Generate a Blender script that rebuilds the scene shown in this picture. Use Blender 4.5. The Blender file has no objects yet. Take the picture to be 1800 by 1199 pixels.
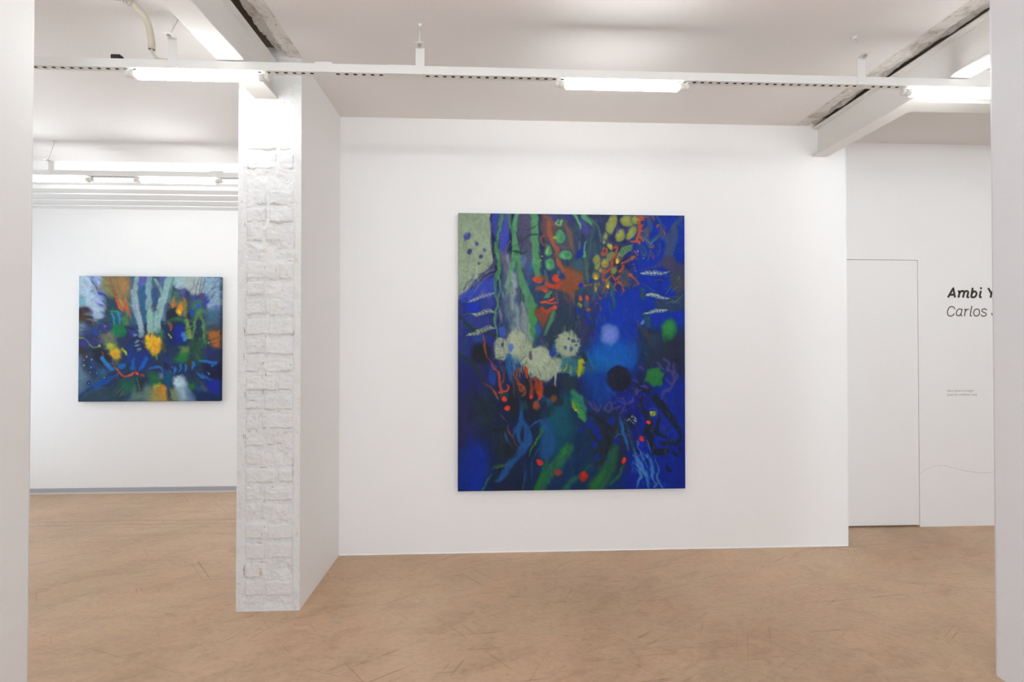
import bpy, bmesh, math, random
import numpy as np
from mathutils import Vector, Matrix, noise as mnoise

SC = bpy.context.scene
COL = SC.collection
R = math.radians
random.seed(7)

# ------------------------------------------------------------------ camera, world, exposure
CAM = Vector((0, 0, 1.46)); FPX = 834.0; YAW = R(2.42); PIT = R(.55); CXP, CYP = 900.0, 593.0
FW = Vector((math.sin(YAW)*math.cos(PIT), math.cos(YAW)*math.cos(PIT), math.sin(PIT)))
RT = Vector((math.cos(YAW), -math.sin(YAW), 0)); UP = RT.cross(FW)
cd = bpy.data.cameras.new('camera'); cd.sensor_width = 36; cd.lens = FPX/1800*36; cd.shift_y = -(599.5-CYP)/1800
cd.clip_start = .02; cd.clip_end = 60
cam = bpy.data.objects.new('camera', cd); COL.objects.link(cam)
cam.matrix_world = Matrix(((RT.x, UP.x, -FW.x, CAM.x), (RT.y, UP.y, -FW.y, CAM.y), (RT.z, UP.z, -FW.z, CAM.z), (0, 0, 0, 1)))
SC.camera = cam
w = bpy.data.worlds.new('world'); SC.world = w; w.use_nodes = True
w.node_tree.nodes['Background'].inputs[0].default_value = (.75, .8, .9, 1); w.node_tree.nodes['Background'].inputs[1].default_value = .3
SC.view_settings.view_transform = 'Standard'; SC.view_settings.look = 'None'
SC.view_settings.exposure = 0.0; SC.view_settings.gamma = 1; SC.view_settings.use_curve_mapping = False
SC.cycles.use_denoising = True; SC.cycles.diffuse_bounces = 8; SC.cycles.max_bounces = 14; SC.cycles.sample_clamp_indirect = 6
TUBE_POWER = 30.0

def area_light(name, loc, rot, sx, sy, power, col):
    l = bpy.data.lights.new(name, 'AREA'); l.shape = 'RECTANGLE'; l.size = sx; l.size_y = sy; l.energy = power; l.color = col
    o = bpy.data.objects.new(name, l); COL.objects.link(o); o.location = loc; o.rotation_euler = rot
    return o
# fill lights added outside made-up openings in the unseen rear and left walls
area_light('fill_rear', (.2, -4.35, 1.35), (R(90), 0, 0), 3.2, 2.4, 132, (.78,.89,1))
area_light('fill_left_room', (-3.7, -4.35, 1.35), (R(90), 0, 0), 2.4, 2.4, 68, (.78,.89,1))
area_light('fill_right_room', (3.85, -4.35, 1.35), (R(90), 0, 0), 2.1, 2.4, 120, (.78,.89,1))
area_light('fill_side', (-5.35, 3.35, 1.35), (R(90), 0, R(-90)), 2.2, 2.0, 40, (.78,.89,1))

def at(x, y, Y):
    d = FW*FPX+RT*(x-CXP)-UP*(y-CYP)
    return CAM+d*(Y/d.y)

# ------------------------------------------------------------------ materials
def mat(name, col, rough=.6, metal=0, spec=.3, emit=0):
    m = bpy.data.materials.new(name); m.use_nodes = True; b = m.node_tree.nodes['Principled BSDF']
    b.inputs['Base Color'].default_value = (*col, 1); b.inputs['Roughness'].default_value = rough
    b.inputs['Metallic'].default_value = metal; b.inputs['Specular IOR Level'].default_value = spec
    if emit:
        b.inputs['Emission Color'].default_value = (.95, .985, 1, 1); b.inputs['Emission Strength'].default_value = emit
    return m
def nd(m, t, **k):
    n = m.node_tree.nodes.new(t)
    for a, v in k.items():
        if a in n.inputs: n.inputs[a].default_value = v
        else: setattr(n, a, v)
    return n
def lk(m, a, b): m.node_tree.links.new(a, b)
def coords(m, scale=(1, 1, 1), rot=(0, 0, 0), kind='Object'):
    c = nd(m, 'ShaderNodeTexCoord'); mp = nd(m, 'ShaderNodeMapping'); mp.vector_type = 'TEXTURE'; mp.inputs['Scale'].default_value = [1/q for q in scale]; mp.inputs['Rotation'].default_value = rot
    lk(m, c.outputs[kind], mp.inputs[0]); return mp.outputs[0]
def nz(m, vec, scale, detail=4, rough=.55, dist=0):
    n = nd(m, 'ShaderNodeTexNoise'); n.inputs['Scale'].default_value = scale; n.inputs['Detail'].default_value = detail
    n.inputs['Roughness'].default_value = rough; n.inputs['Distortion'].default_value = dist
    lk(m, vec, n.inputs['Vector']); return n.outputs['Fac']
def ramp(m, f, stops):
    r = nd(m, 'ShaderNodeValToRGB'); e = r.color_ramp.elements
    while len(e) < len(stops): e.new(.5)
    for i, (p, c) in enumerate(stops):
        e[i].position = p; e[i].color = (*c, 1) if len(c) == 3 else c
    lk(m, f, r.inputs[0]); return r.outputs[0]
def mix(m, f, a, b, mode='MIX'):
    n = nd(m, 'ShaderNodeMix', data_type='RGBA', blend_type=mode)
    for s, v in ((n.inputs[0], f), (n.inputs[6], a), (n.inputs[7], b)):
        if hasattr(v, 'links'): lk(m, v, s)
        else: s.default_value = v if isinstance(v, (int, float)) else (*v, 1)
    return n.outputs[2]
def bump(m, h, strength, dist=.01):
    b = nd(m, 'ShaderNodeBump'); b.inputs['Strength'].default_value = strength; b.inputs['Distance'].default_value = dist
    lk(m, h, b.inputs['Height']); lk(m, b.outputs[0], m.node_tree.nodes['Principled BSDF'].inputs['Normal'])
def base(m, c): lk(m, c, m.node_tree.nodes['Principled BSDF'].inputs['Base Color'])

def paint_mat(name, col, dcol, b=.15):
    m = mat(name, col, .62, 0, .25); v = coords(m)
    base(m, ramp(m, nz(m, v, 1.3, 5, .6), [(.3, dcol), (.62, col)])); bump(m, nz(m, v, 22, 5, .6), b, .004); return m
M = {}
M['wall'] = paint_mat('white_wall_paint', (.86,.855,.845), (.85,.842,.83))
M['ceil'] = paint_mat('white_ceiling_paint', (.80,.775,.755), (.79,.762,.74))
M['side'] = paint_mat('soft_white_wall_paint', (.84,.832,.822), (.83,.82,.81))
M['daylit'] = paint_mat('white_wall_paint_daylight_tint', (.83, .832, .85), (.82, .822, .845))  # white wall paint with the bluish light from behind put into its colour
M['metalw'] = mat('white_enamelled_steel', (.78, .77, .74), .42, 0, .4)
M['beam'] = paint_mat('white_painted_iron', (.78, .765, .74), (.765, .745, .715), .1)
M['plastic'] = mat('white_lamp_holder_plastic', (.74, .72, .68), .4)
M['hose'] = mat('cream_conduit_plastic', (.62, .58, .48), .5)
M['black'] = mat('black_plastic', (.02, .02, .02), .5)
M['zinc'] = mat('zinc_plated_metal', (.5, .5, .48), .35, .9)
M['yellow'] = mat('yellow_tape', (.6, .48, .12), .5)
M['ink'] = mat('dark_vinyl', (.045, .038, .032), .7); M['ink2'] = mat('brown_grey_vinyl', (.10, .085, .07), .7); M['ink3'] = mat('pale_grey_print', (.36, .32, .28), .8)
M['tube'] = mat('glowing_tube', (.9, .9, .9), .4, 0, .3, TUBE_POWER)
M['base'] = mat('grey_skirting_paint', (.42, .41, .43), .6); M['base2'] = mat('pale_skirting_edge', (.66, .64, .62), .6)
m = M['rough'] = mat('white_limewash_over_brick', (.83, .825, .82), .75, 0, .15); v = coords(m)
dirt = ramp(m, nz(m, v, 15, 6, .65), [(.34, (.82, .818, .815)), (.5, (.88, .876, .87)), (.63, (.87, .86, .845)), (.72, (.80, .72, .60))])
spk = ramp(m, nz(m, v, 70, 2, .5), [(.70, (1, 1, 1)), (.76, (.30, .25, .2))])
base(m, mix(m, .6, dirt, spk, 'MULTIPLY')); bump(m, nz(m, v, 45, 8, .75), 1, .012)
m = M['mortar'] = mat('tan_mortar_under_limewash', (.74, .70, .62), .85, 0, .1); v = coords(m)
base(m, ramp(m, nz(m, v, 9, 5, .7), [(.38, (.60, .50, .38)), (.5, (.78, .76, .72))])); bump(m, nz(m, v, 60, 6, .7), .6, .008)
M['crack'] = mat('brown_crack', (.36, .29, .21), .9, 0, .1)
m = M['break'] = mat('broken_ceiling_plaster', (.62, .56, .48), .9, 0, .1); v = coords(m)
c1 = ramp(m, nz(m, v, 10, 6, .65), [(.34, (.50, .44, .37)), (.48, (.76, .73, .69))])
c2 = ramp(m, nz(m, v, 60, 4, .6), [(.30, (.22, .17, .12)), (.38, (1, 1, 1))])
base(m, mix(m, .75, c1, c2, 'MULTIPLY')); bump(m, nz(m, v, 40, 6, .7), .8, .01)
M['cavity'] = mat('dark_dirt_and_gap_shade', (.17, .135, .105), .95, 0, .05)  # dirty brown, darkened to paint in the shade inside ceiling gaps and rail slots
# polished burnt-cement floor
m = M['floor'] = mat('tan_burnt_cement', (.5, .33, .2), .42, 0, .35)
v = coords(m); vs = coords(m, (1, 2.2, 1), (0, 0, R(14)))
A = ramp(m, nz(m, v, .75, 5, .6, .4), [(.3, (.455, .305, .195)), (.52, (.575, .395, .26)), (.72, (.655, .48, .33))])
Bq = ramp(m, nz(m, vs, 3.2, 8, .68, 1.1), [(.28, (.80, .78, .76)), (.5, (1, 1, 1)), (.75, (1.08, 1.07, 1.04))])
c = mix(m, .85, A, Bq, 'MULTIPLY')
vt = coords(m, (1, 5, 1), (0, 0, R(28))); c = mix(m, .75, c, ramp(m, nz(m, vt, 5, 9, .72, 1.4), [(.30, (.74, .72, .70)), (.42, (1, 1, 1)), (1, (1, 1, 1))]), 'MULTIPLY')
for rz, sx, sy, off, am in ((32, .8, 60, 1.7, .36), (-48, .7, 75, 5.2, .34), (6, .6, 50, 9.1, .4), (62, .9, 80, 3.3, .3), (-20, .5, 90, 7.7, .35)):
    vv = coords(m, (sx, sy, 1), (0, 0, R(rz))); n1 = nz(m, vv, 1.0, 2, .4, .25); g = nz(m, coords(m, (1, 1, 1), (0, 0, R(rz+off*10))), 2.6, 3, .6)
    a1 = ramp(m, n1, [(.665, (0, 0, 0)), (.70, (1, 1, 1))]); a2 = ramp(m, g, [(.52, (0, 0, 0)), (.62, (am, am, am))])
    c = mix(m, mix(m, 1., a1, a2, 'MULTIPLY'), c, (.15, .095, .06))
sp = ramp(m, nz(m, coords(m, (1, 2.5, 1), (0, 0, R(25))), 9, 6, .75, .6), [(.68, (1, 1, 1)), (.78, (.62, .58, .55))])
c = mix(m, .7, c, sp, 'MULTIPLY'); c = mix(m, .5, c, ramp(m, nz(m, coords(m, (1, 1.6, 1), (0, 0, R(-12))), 26, 6, .7), [(.35, (.80, .78, .76)), (.55, (1, 1, 1)), (.75, (1.1, 1.09, 1.07))]), 'MULTIPLY')
hue = ramp(m, nz(m, coords(m, (1, 1.5, 1), (0, 0, R(40))), 1.7, 5, .6, .5), [(.36, (1.05, .96, .93)), (.5, (1, 1, 1)), (.64, (.99, 1.03, .98))]); c = mix(m, .55, c, hue, 'MULTIPLY')
sx_ = nd(m, 'ShaderNodeSeparateXYZ'); gc = nd(m, 'ShaderNodeTexCoord'); lk(m, gc.outputs['Object'], sx_.inputs[0]); wv = nz(m, v, 1.6, 3)
for y0, wd_, am in ((4.02, .016, .30), (3.935, .012, .26), (3.72, .03, .14), (3.86, .01, .12)):
    a1 = nd(m, 'ShaderNodeMath', operation='MULTIPLY_ADD'); lk(m, wv, a1.inputs[0]); a1.inputs[1].default_value = .10; lk(m, sx_.outputs[1], a1.inputs[2])
    cm = nd(m, 'ShaderNodeMath', operation='COMPARE'); lk(m, a1.outputs[0], cm.inputs[0]); cm.inputs[1].default_value = y0+.05; cm.inputs[2].default_value = wd_
    lt = nd(m, 'ShaderNodeMath', operation='LESS_THAN'); lk(m, sx_.outputs[0], lt.inputs[0]); lt.inputs[1].default_value = -1.38
    mm = nd(m, 'ShaderNodeMath', operation='MULTIPLY'); lk(m, cm.outputs[0], mm.inputs[0]); lk(m, lt.outputs[0], mm.inputs[1])
    m2 = nd(m, 'ShaderNodeMath', operation='MULTIPLY'); lk(m, mm.outputs[0], m2.inputs[0]); m2.inputs[1].default_value = am
    c = mix(m, m2.outputs[0], c, (.33, .21, .14))
base(m, c)
rr = nd(m, 'ShaderNodeMapRange'); lk(m, nz(m, v, 2.5, 5), rr.inputs[0]); rr.inputs[3].default_value = .34; rr.inputs[4].default_value = .5
lk(m, rr.outputs[0], m.node_tree.nodes['Principled BSDF'].inputs['Roughness']); bump(m, nz(m, vs, 9, 7, .65), .12, .004)
# oil paint reading the colours laid on the canvas mesh
def oil(name):
    m = mat(name, (.1, .1, .4), .55, 0, .18); a = nd(m, 'ShaderNodeAttribute', attribute_name='paint'); base(m, a.outputs['Color'])
    bump(m, nz(m, coords(m, (1, 1, 1)), 90, 4, .6), .12, .002); return m

# ------------------------------------------------------------------ mesh helpers
class MB:
    def __init__(s): s.v = []; s.f = []
    def quad(s, a, b, c, d): n = len(s.v); s.v += [tuple(a), tuple(b), tuple(c), tuple(d)]; s.f.append((n, n+1, n+2, n+3))
    def box(s, x0, y0, z0, x1, y1, z1):
        n = len(s.v); s.v += [(x, y, z) for z in (z0, z1) for y in (y0, y1) for x in (x0, x1)]
        s.f += [tuple(n+i for i in q) for q in ((0, 2, 3, 1), (4, 5, 7, 6), (0, 1, 5, 4), (2, 6, 7, 3), (0, 4, 6, 2), (1, 3, 7, 5))]
        return s
    def tube(s, pts, r, n=12, caps=True):
        pts = [Vector(p) for p in pts]; rs = r if isinstance(r, (list, tuple)) else [r]*len(pts); b0 = len(s.v); ref = None
        for i, p in enumerate(pts):
            t = (pts[min(i+1, len(pts)-1)]-pts[max(i-1, 0)]).normalized()
            if ref is None: ref = t.orthogonal().normalized()
            ref = (ref-t*ref.dot(t)).normalized(); bi = t.cross(ref)
            for k in range(n):
                a = 2*math.pi*k/n; s.v.append(tuple(p+(ref*math.cos(a)+bi*math.sin(a))*rs[i]))
        for i in range(len(pts)-1):
            for k in range(n):
                a, b = b0+i*n+k, b0+i*n+(k+1) % n; s.f.append((a, b, b+n, a+n))
        if caps: s.f.append(tuple(b0+k for k in range(n))[::-1]); s.f.append(tuple(b0+(len(pts)-1)*n+k for k in range(n)))
        return s
    def build(s, name, material, parent=None, smooth=False, bevel=0, loc=None):
        me = bpy.data.meshes.new(name); L = Vector(loc) if loc is not None else (parent['_o'] if False else Vector((0, 0, 0)))
        me.from_pydata([tuple(Vector(q)-L) for q in s.v], [], s.f); me.validate(); me.materials.append(material)
        bm = bmesh.new(); bm.from_mesh(me); bmesh.ops.recalc_face_normals(bm, faces=bm.faces[:])
        if bevel: bmesh.ops.bevel(bm, geom=bm.edges[:], offset=bevel, segments=2, affect='EDGES', clamp_overlap=True)
        bm.to_mesh(me); bm.free()
        o = bpy.data.objects.new(name, me); COL.objects.link(o); o.location = L
        if parent is not None: o.parent = parent; o.location = L-wloc(parent)
        if smooth:
            for p in me.polygons: p.use_smooth = True
        return o
def wloc(o):
    v = Vector(o.location)
    while o.parent: o = o.parent; v += Vector(o.location)
    return v
def grid(name, material, nu, nv, fn, parent=None, smooth=True, closed=None):
    """a sheet of nu x nv points given by fn(u, v)"""
    me = bpy.data.meshes.new(name); off = wloc(parent) if parent else Vector((0, 0, 0))
    V = [tuple(Vector(fn(i/(nu-1), j/(nv-1)))-off) for j in range(nv) for i in range(nu)]
    F = [(j*nu+i, j*nu+i+1, (j+1)*nu+i+1, (j+1)*nu+i) for j in range(nv-1) for i in range(nu-1)]
    me.from_pydata(V, [], F); me.materials.append(material)
    if smooth: me.polygons.foreach_set('use_smooth', [True]*len(F))
    o = bpy.data.objects.new(name, me); COL.objects.link(o); o.parent = parent; return o
def struct(o): o['kind'] = 'structure'; return o
def tag(o, label, cat, group=None):
    o['label'] = label; o['category'] = cat
    if group: o['group'] = group
    return o
def empty(name, loc, label, cat, group=None):
    o = bpy.data.objects.new(name, None); o.empty_display_size = .1; COL.objects.link(o); o.location = loc; return tag(o, label, cat, group)
def fbm(x, y, z, o=4):
    s, a, t = 0, 1, 0
    for _ in range(o): s += a*mnoise.noise((x, y, z)); t += a; a *= .5; x *= 2.03; y *= 2.03; z *= 2.03
    return s/t

# ------------------------------------------------------------------ the room
ZC = 3.012
struct(MB().box(-5.2, -4.2, -.1, 5.2, 5, 0).build('floor', M['floor']))
c = MB()
for x0, y0, x1, y1, z in ((-5.2, -4.2, -1.296, 5, ZC), (-1.035, -4.2, 2.17, 3.42, ZC), (2.41, -4.2, 5.2, 5, 3.035), (-1.296, 2.64, -1.035, 5, ZC), (2.17, 3.305, 2.41, 3.6, ZC)):
    c.box(x0, y0, z, x1, y1, 3.12)
c.box(-5.2, -4.2, 3.12, 5.2, 5, 3.2); ceiling = struct(c.build('ceiling', M['ceil']))
struct(MB().box(-1.05, 3.305, 0, 2.55, 3.45, ZC).build('wall_front', M['wall']))
struct(MB().box(-5.2, 4.765, 0, -1.2, 4.95, ZC+.03).build('wall_far', M['wall']))
d = MB(); d.box(3.376, 3.62, 0, 5.2, 3.8, 3.04); d.box(2.45, 3.62, 2.1105, 3.376, 3.8, 3.04); d.box(2.45, 3.62, 0, 2.60, 3.8, 2.1105); d.box(2.6, 3.665, 0, 3.376, 3.8, 2.1105)
struct(d.build('wall_back', M['wall']))
dr = MB().box(2.604, 3.6212, .015, 3.3732, 3.66, 2.1072).build('door_1', M['wall'], bevel=.0008); struct(dr)
# rough uneven arrises of the two walls the picture is taken between
def fg_wall(name, xin, xout, yend, m):
    n = 150; b = MB(); rows = []
    for j in range(n+1):
        z = ZC*j/n; e = .006*fbm(3.1, z*3, xin)+.004*fbm(9, z*14, xin); sx = 1 if xout < xin else -1
        rows.append([(xin, -4.1, z), (xin, yend-.5, z), (xin+sx*e*.6, yend-.012, z), (xin-sx*(.006+e), yend+e, z), (xin-sx*.02, yend+.003+e*.4, z), (xin-sx*.35, yend+.003, z), (xout, yend+.003, z), (xout, -4.1, z)])
    for r in rows: b.v += r
    k = len(rows[0])
    for j in range(n):
        for i in range(k): b.f.append((j*k+i, j*k+(i+1) % k, (j+1)*k+(i+1) % k, (j+1)*k+i))
    o = b.build(name, m); return struct(o)
fg_wall('wall_left', -1.805, -2.16, 1.945, M['side']); fg_wall('wall_right', 2.205, 2.56, 2.005, M['daylit'])
b = MB(); b.box(-1.8, -4.2, 0, -1.4, -4.1, ZC); b.box(1.8, -4.2, 0, 2.2, -4.1, ZC); b.box(-1.4, -4.2, 2.55, 1.8, -4.1, ZC); b.box(-5.3, -4.2, 0, -4.9, -4.1, ZC); b.box(-2.5, -4.2, 0, -1.8, -4.1, ZC); b.box(-4.9, -4.2, 2.55, -2.5, -4.1, ZC); b.box(2.2, -4.2, 0, 2.8, -4.1, ZC); b.box(4.9, -4.2, 0, 5.3, -4.1, ZC); b.box(2.8, -4.2, 2.55, 4.9, -4.1, ZC); struct(b.build('wall_rear', M['wall']))
b = MB()
for x in (-1.4, -.36, .70, 1.75): b.box(x, -4.18, 0, x+.05, -4.12, 2.55)
b.box(-1.4, -4.18, 0, 1.8, -4.12, .06); b.box(-1.4, -4.18, 2.5, 1.8, -4.12, 2.55); struct(b.build('added_window_1', M['black']))  # frame added in an unseen opening made to let the rear fill in
for nm, xs in (('added_window_3', (-4.9, -3.72, -2.55)), ('added_window_4', (2.8, 3.83, 4.85))):  # two more unseen frames, added for the fill lights of the side rooms
    b = MB()
    for x in xs: b.box(x, -4.18, 0, x+.05, -4.12, 2.55)
    b.box(xs[0], -4.18, 2.5, xs[-1]+.05, -4.12, 2.55); struct(b.build(nm, M['black']))
b = MB(); b.box(-5.3, -4.2, 0, -5.0, 5, .35); b.box(-5.3, -4.2, 2.35, -5.0, 5, ZC); b.box(-5.3, -4.2, .35, -5.0, 2.25, 2.35); b.box(-5.3, 4.45, .35, -5.0, 5, 2.35); struct(b.build('wall_outer_left', M['wall']))
b = MB(); b.box(-5.2, 2.25, .35, -5.15, 2.30, 2.35); b.box(-5.2, 4.40, .35, -5.15, 4.45, 2.35); b.box(-5.2, 3.32, .35, -5.15, 3.37, 2.35); struct(b.build('added_window_2', M['black'])); struct(MB().box(5.0, -4.2, 0, 5.3, 3.7, 3.03).build('wall_outer_right', M['wall']))  # left frame likewise added for the side fill, out of view

# the short wall between the two rooms, its end left as bare limewashed brick
X0, X1 = -1.383, -1.045; YP = 2.64
b = MB(); b.box(X0, YP+.03, 0, X1, 4.8, ZC)
wd = struct(b.build('wall_divider', M['wall']))
def relief(x, z):
    """depth of the rough end face (metres, + = into the wall)"""
    u = (x-X0)/(X1-X0)
    e = min(1, max(0, (u-.085)/.04))*min(1, max(0, (.905+.03*fbm(z*4, 2, 1)-u)/.04))
    top = min(1, max(0, (2.60+.05*fbm(x*9, 1, 5)-z)/.14)); k = e*top
    k *= min(1, z/.05)
    return k*(.0085-.020*fbm(x*11, z*13, 3, 5)-.006*fbm(x*38, z*46, 8, 3))+.0025*fbm(x*14, z*5, 6, 3)*(1-k), k
def edge_wob(z): return .0022*fbm(1, z*5, 4)+.0012*fbm(1, z*22, 4)
def endface(u, v):
    z = ZC*v; x = X0+(X1-X0)*u
    if u <= 0: x += edge_wob(z)
    if u >= 1: x += edge_wob(z+9)
    return (x, YP+.0+relief(x, z)[0], z)
NU, NV = 76, 640
ef = grid('plaster_face', M['rough'], NU, NV, endface, wd)
sd = MB()
for s, x in ((0, X0), (1, X1)):
    for j in range(NV-1):
        a = endface(s, j/(NV-1)); q = endface(s, (j+1)/(NV-1)); sd.quad(a, q, (x, YP+.03, q[2]), (x, YP+.03, a[2]))
sd.build('wall_edge', M['wall'], wd)
# bricks standing proud of the broken plaster
rb = random.Random(5); z = .075; k = 0
while z < 2.52:
    h = rb.uniform(.078, .10); cut = rb.choice((.40, .46, .36, .62, 1.0, .43))
    ends = [(.115, cut-.012), (cut+.012, .885)] if cut < 1 else [(.12, rb.uniform(.6, .87))]
    for (ua, ub) in ends:
        if rb.random() < .16: continue
        xa, xb = X0+(X1-X0)*ua, X0+(X1-X0)*ub; za, zb = z+rb.uniform(-.003, .003), z+h+rb.uniform(-.003, .003)
        pr = rb.uniform(-.0005, .0045) if z > .45 else rb.uniform(.001, .003); tilt = rb.uniform(-.003, .003); sd_ = rb.uniform(0, 99); flat = .55 if z > .45 else .2
        nu, nv = max(8, int((xb-xa)/.0055)), 18
        def bf(u, v, xa=xa, xb=xb, za=za, zb=zb, pr=pr, tilt=tilt, sd_=sd_, flat=flat):
            ex = .014*fbm(v*3, sd_, 2); ez = .013*fbm(u*4, sd_, 7)
            x = xa+(xb-xa)*u+ex*(1-2*abs(u-.5)); zz = za+(zb-za)*v+ez
            d = min(u*(xb-xa), (1-u)*(xb-xa), v*(zb-za), (1-v)*(zb-za)); c = min(1, d/.013); c = c*(2-c)
            y = YP+.017-c*(.0145+pr)+tilt*(v-.5)*2-c*flat*(.020*fbm(x*15, zz*22, sd_, 5)+.007*fbm(x*50, zz*70, sd_, 3))
            if rb is None: pass
            return (x, y, zz)
        o = grid('brick', M['rough'], nu, nv, bf, wd); k += 1
    z += h+.012
mo = MB()
for x, z0, w_, h_ in ((.36, .185, .012, .05), (.13, .33, .01, .03), (.40, 1.30, .008, .05), (.38, 1.06, .006, .02), (.16, .97, .012, .006), (.72, .96, .03, .006), (.15, .93, .008, .012), (.66, .71, .02, .008), (.13, 1.5, .006, .05), (.43, .56, .007, .02)):
    xx = X0+(X1-X0)*x; mo.box(xx, YP+.001, z0, xx+w_, YP+.012, z0+h_)
mo.build('mortar_gap', M['mortar'], wd, bevel=.0015)
cr_ = MB()
for _ in range(46):
    if rb.random() < .55: ua = rb.choice((.105, .12, .40, .44, .89))+rb.uniform(-.015, .015); w_, h_ = .0022, rb.uniform(.012, .05)
    else: ua = rb.uniform(.12, .8); w_, h_ = rb.uniform(.012, .05), .0022
    xx = X0+(X1-X0)*ua; zz = rb.uniform(.12, 2.2); n_ = 7; n0 = len(cr_.v)
    for i in range(n_):
        t = i/(n_-1); px, pz = xx+w_*t*(w_ > h_)+.003*fbm(t*3, zz, 1), zz+h_*t*(h_ > w_)+.003*fbm(t*3, zz, 5); e = .0013*math.sin(math.pi*(t*.9+.05)); yy = YP+relief(px, pz)[0]-.0035
        cr_.v += ([(px-e, yy, pz), (px+e, yy, pz)] if h_ > w_ else [(px, yy, pz-e), (px, yy, pz+e)])
    cr_.f += [(n0+2*i, n0+2*i+1, n0+2*i+3, n0+2*i+2) for i in range(n_-1)]
ck = cr_.build('hairline_crack', M['crack'], wd); ck['kind'] = 'stuff'
# uneven paint line along the foot of the long wall
b = MB(); n = 420
for i in range(n):
    xa = -1.04+3.58*i/n; xb = -1.04+3.58*(i+1)/n
    f = lambda x: .004+.005*max(0, fbm(x*6, 2, 2)+.3)+.004*abs(fbm(x*40, 2, 3))
    b.quad((xa, 3.3045-f(xa), .0008), (xb, 3.3045-f(xb), .0008), (xb, 3.306, .008), (xa, 3.306, .008))
struct(b.build('trim_1', M['wall']))
# grey skirting and the stepped boards at the top of the far wall
sk = struct(MB().box(-5.0, 4.75, .012, X0, 4.765, .05).build('baseboard_far', M['base'], bevel=.002)); MB().box(-5.0, 4.742, 0, X0, 4.765, .012).build('skirting_foot', M['base2'], sk)
pr = [(4.765, 2.750), (4.653, 2.750), (4.653, 2.764), (4.521, 2.764), (4.521, 2.777), (4.381, 2.777), (4.381, 2.793), (4.274, 2.793), (4.274, 2.83), (4.204, 2.83), (4.204, 2.86)]
tr = None
for i in range(5):
    ya = pr[2*i+1][0] if 2*i+1 < len(pr) else 4.2; za = pr[2*i][1]; y_back = pr[2*i][0]+.03
    zt = (pr[2*i+2][1]-.002) if 2*i+2 < len(pr) else 2.86
    bd = MB().box(-5.0, ya, za, X0, min(y_back, 4.765), zt)
    if tr is None: tr = struct(bd.build('trim_2', M['wall'], bevel=.0012))
    else: bd.build('cornice_board', M['wall'], tr, bevel=.0012)
MB().box(-5.0, 4.21, 2.86, X0, 4.765, ZC).build('cornice_board', M['wall'], tr)

# ------------------------------------------------------------------ iron beams and the broken plaster beside them
def ibeam(axis, a0, a1, c0, hw, z0, z1, web, label, far_end=None):
    o = empty('ceiling_beam', (c0, (a0+a1)/2, z0) if axis == 'y' else ((a0+a1)/2, c0, z0), label, 'beam')
    def bx(c_a, c_b, za, zb): return MB().box(c_a, a0, za, c_b, a1, zb) if axis == 'y' else MB().box(a0, c_a, za, a1, c_b, zb)
    bx(c0-hw, c0+hw, z0, z0+.011).build('bottom_flange', M['beam'], o, bevel=.0015)
    bx(c0-web, c0+web, z0+.011, z1-.012).build('web', M['beam'], o); bx(c0-hw, c0+hw, z1-.012, z1).build('top_flange', M['beam'], o, bevel=.0015)
    return o
ibeam('y', -4.05, 2.639, -1.232, .062, 2.79, 2.992, .030, 'white iron beam running into the brick pier on the left')
ibeam('y', -4.05, 3.304, 2.355, .053, 2.79, 2.998, .012, 'white iron beam reaching the long wall to the right of the large painting')
ibeam('x', 2.40, 4.9, 2.585, .055, 2.795, 3.02, .01, 'short white iron crossbeam at the far right above the lit tube')
def broken(name, xa, xb, ya, yb, seed, open_):
    """xa = at the beam, xb = where the smooth ceiling begins"""
    nu, nv = 34, int((yb-ya)/.007)
    def f(u, v):
        x = xa+(xb-xa)*u; y = ya+(yb-ya)*v
        n = fbm(y*6, seed, x*5, 4); t = u+.28*n-.22+.12*fbm(y*1.4, seed, 3)
        d = .035*min(1, max(0, (open_-t)/.10)) + .014*min(1, max(0, (1-u)*3))*(.35+fbm(x*24, y*24, seed, 4)*1.3)*(1 if t < .8 else .4)
        if u < .14: d = d*(1 if seed > 8 else .5)-.0135*min(1, max(0, (.0 if seed > 8 else .45)+3.5*fbm(y*3.6, seed, 8, 4)))*(1-u/.14)
        if u >= 1: d = -.001
        return (x, y, ZC+.001+d*(1 if u < 1 else 0))
    grid(name, M['break'], nu, nv, f, ceiling)
broken('broken_plaster', -1.178, -1.028, -2, 2.66, 11.3, .20); broken('broken_plaster', 2.318, 2.165, -2, 3.308, 4.7, .08)
MB().box(-1.31, -2, 3.075, -1.03, 2.7, 3.12).build('dark_gap_backing', M['cavity'], ceiling); MB().box(2.16, -2, 3.075, 2.415, 3.31, 3.12).build('dark_gap_backing', M['cavity'], ceiling)  # closes the gaps from above, its dark colour carrying their shade

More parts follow.
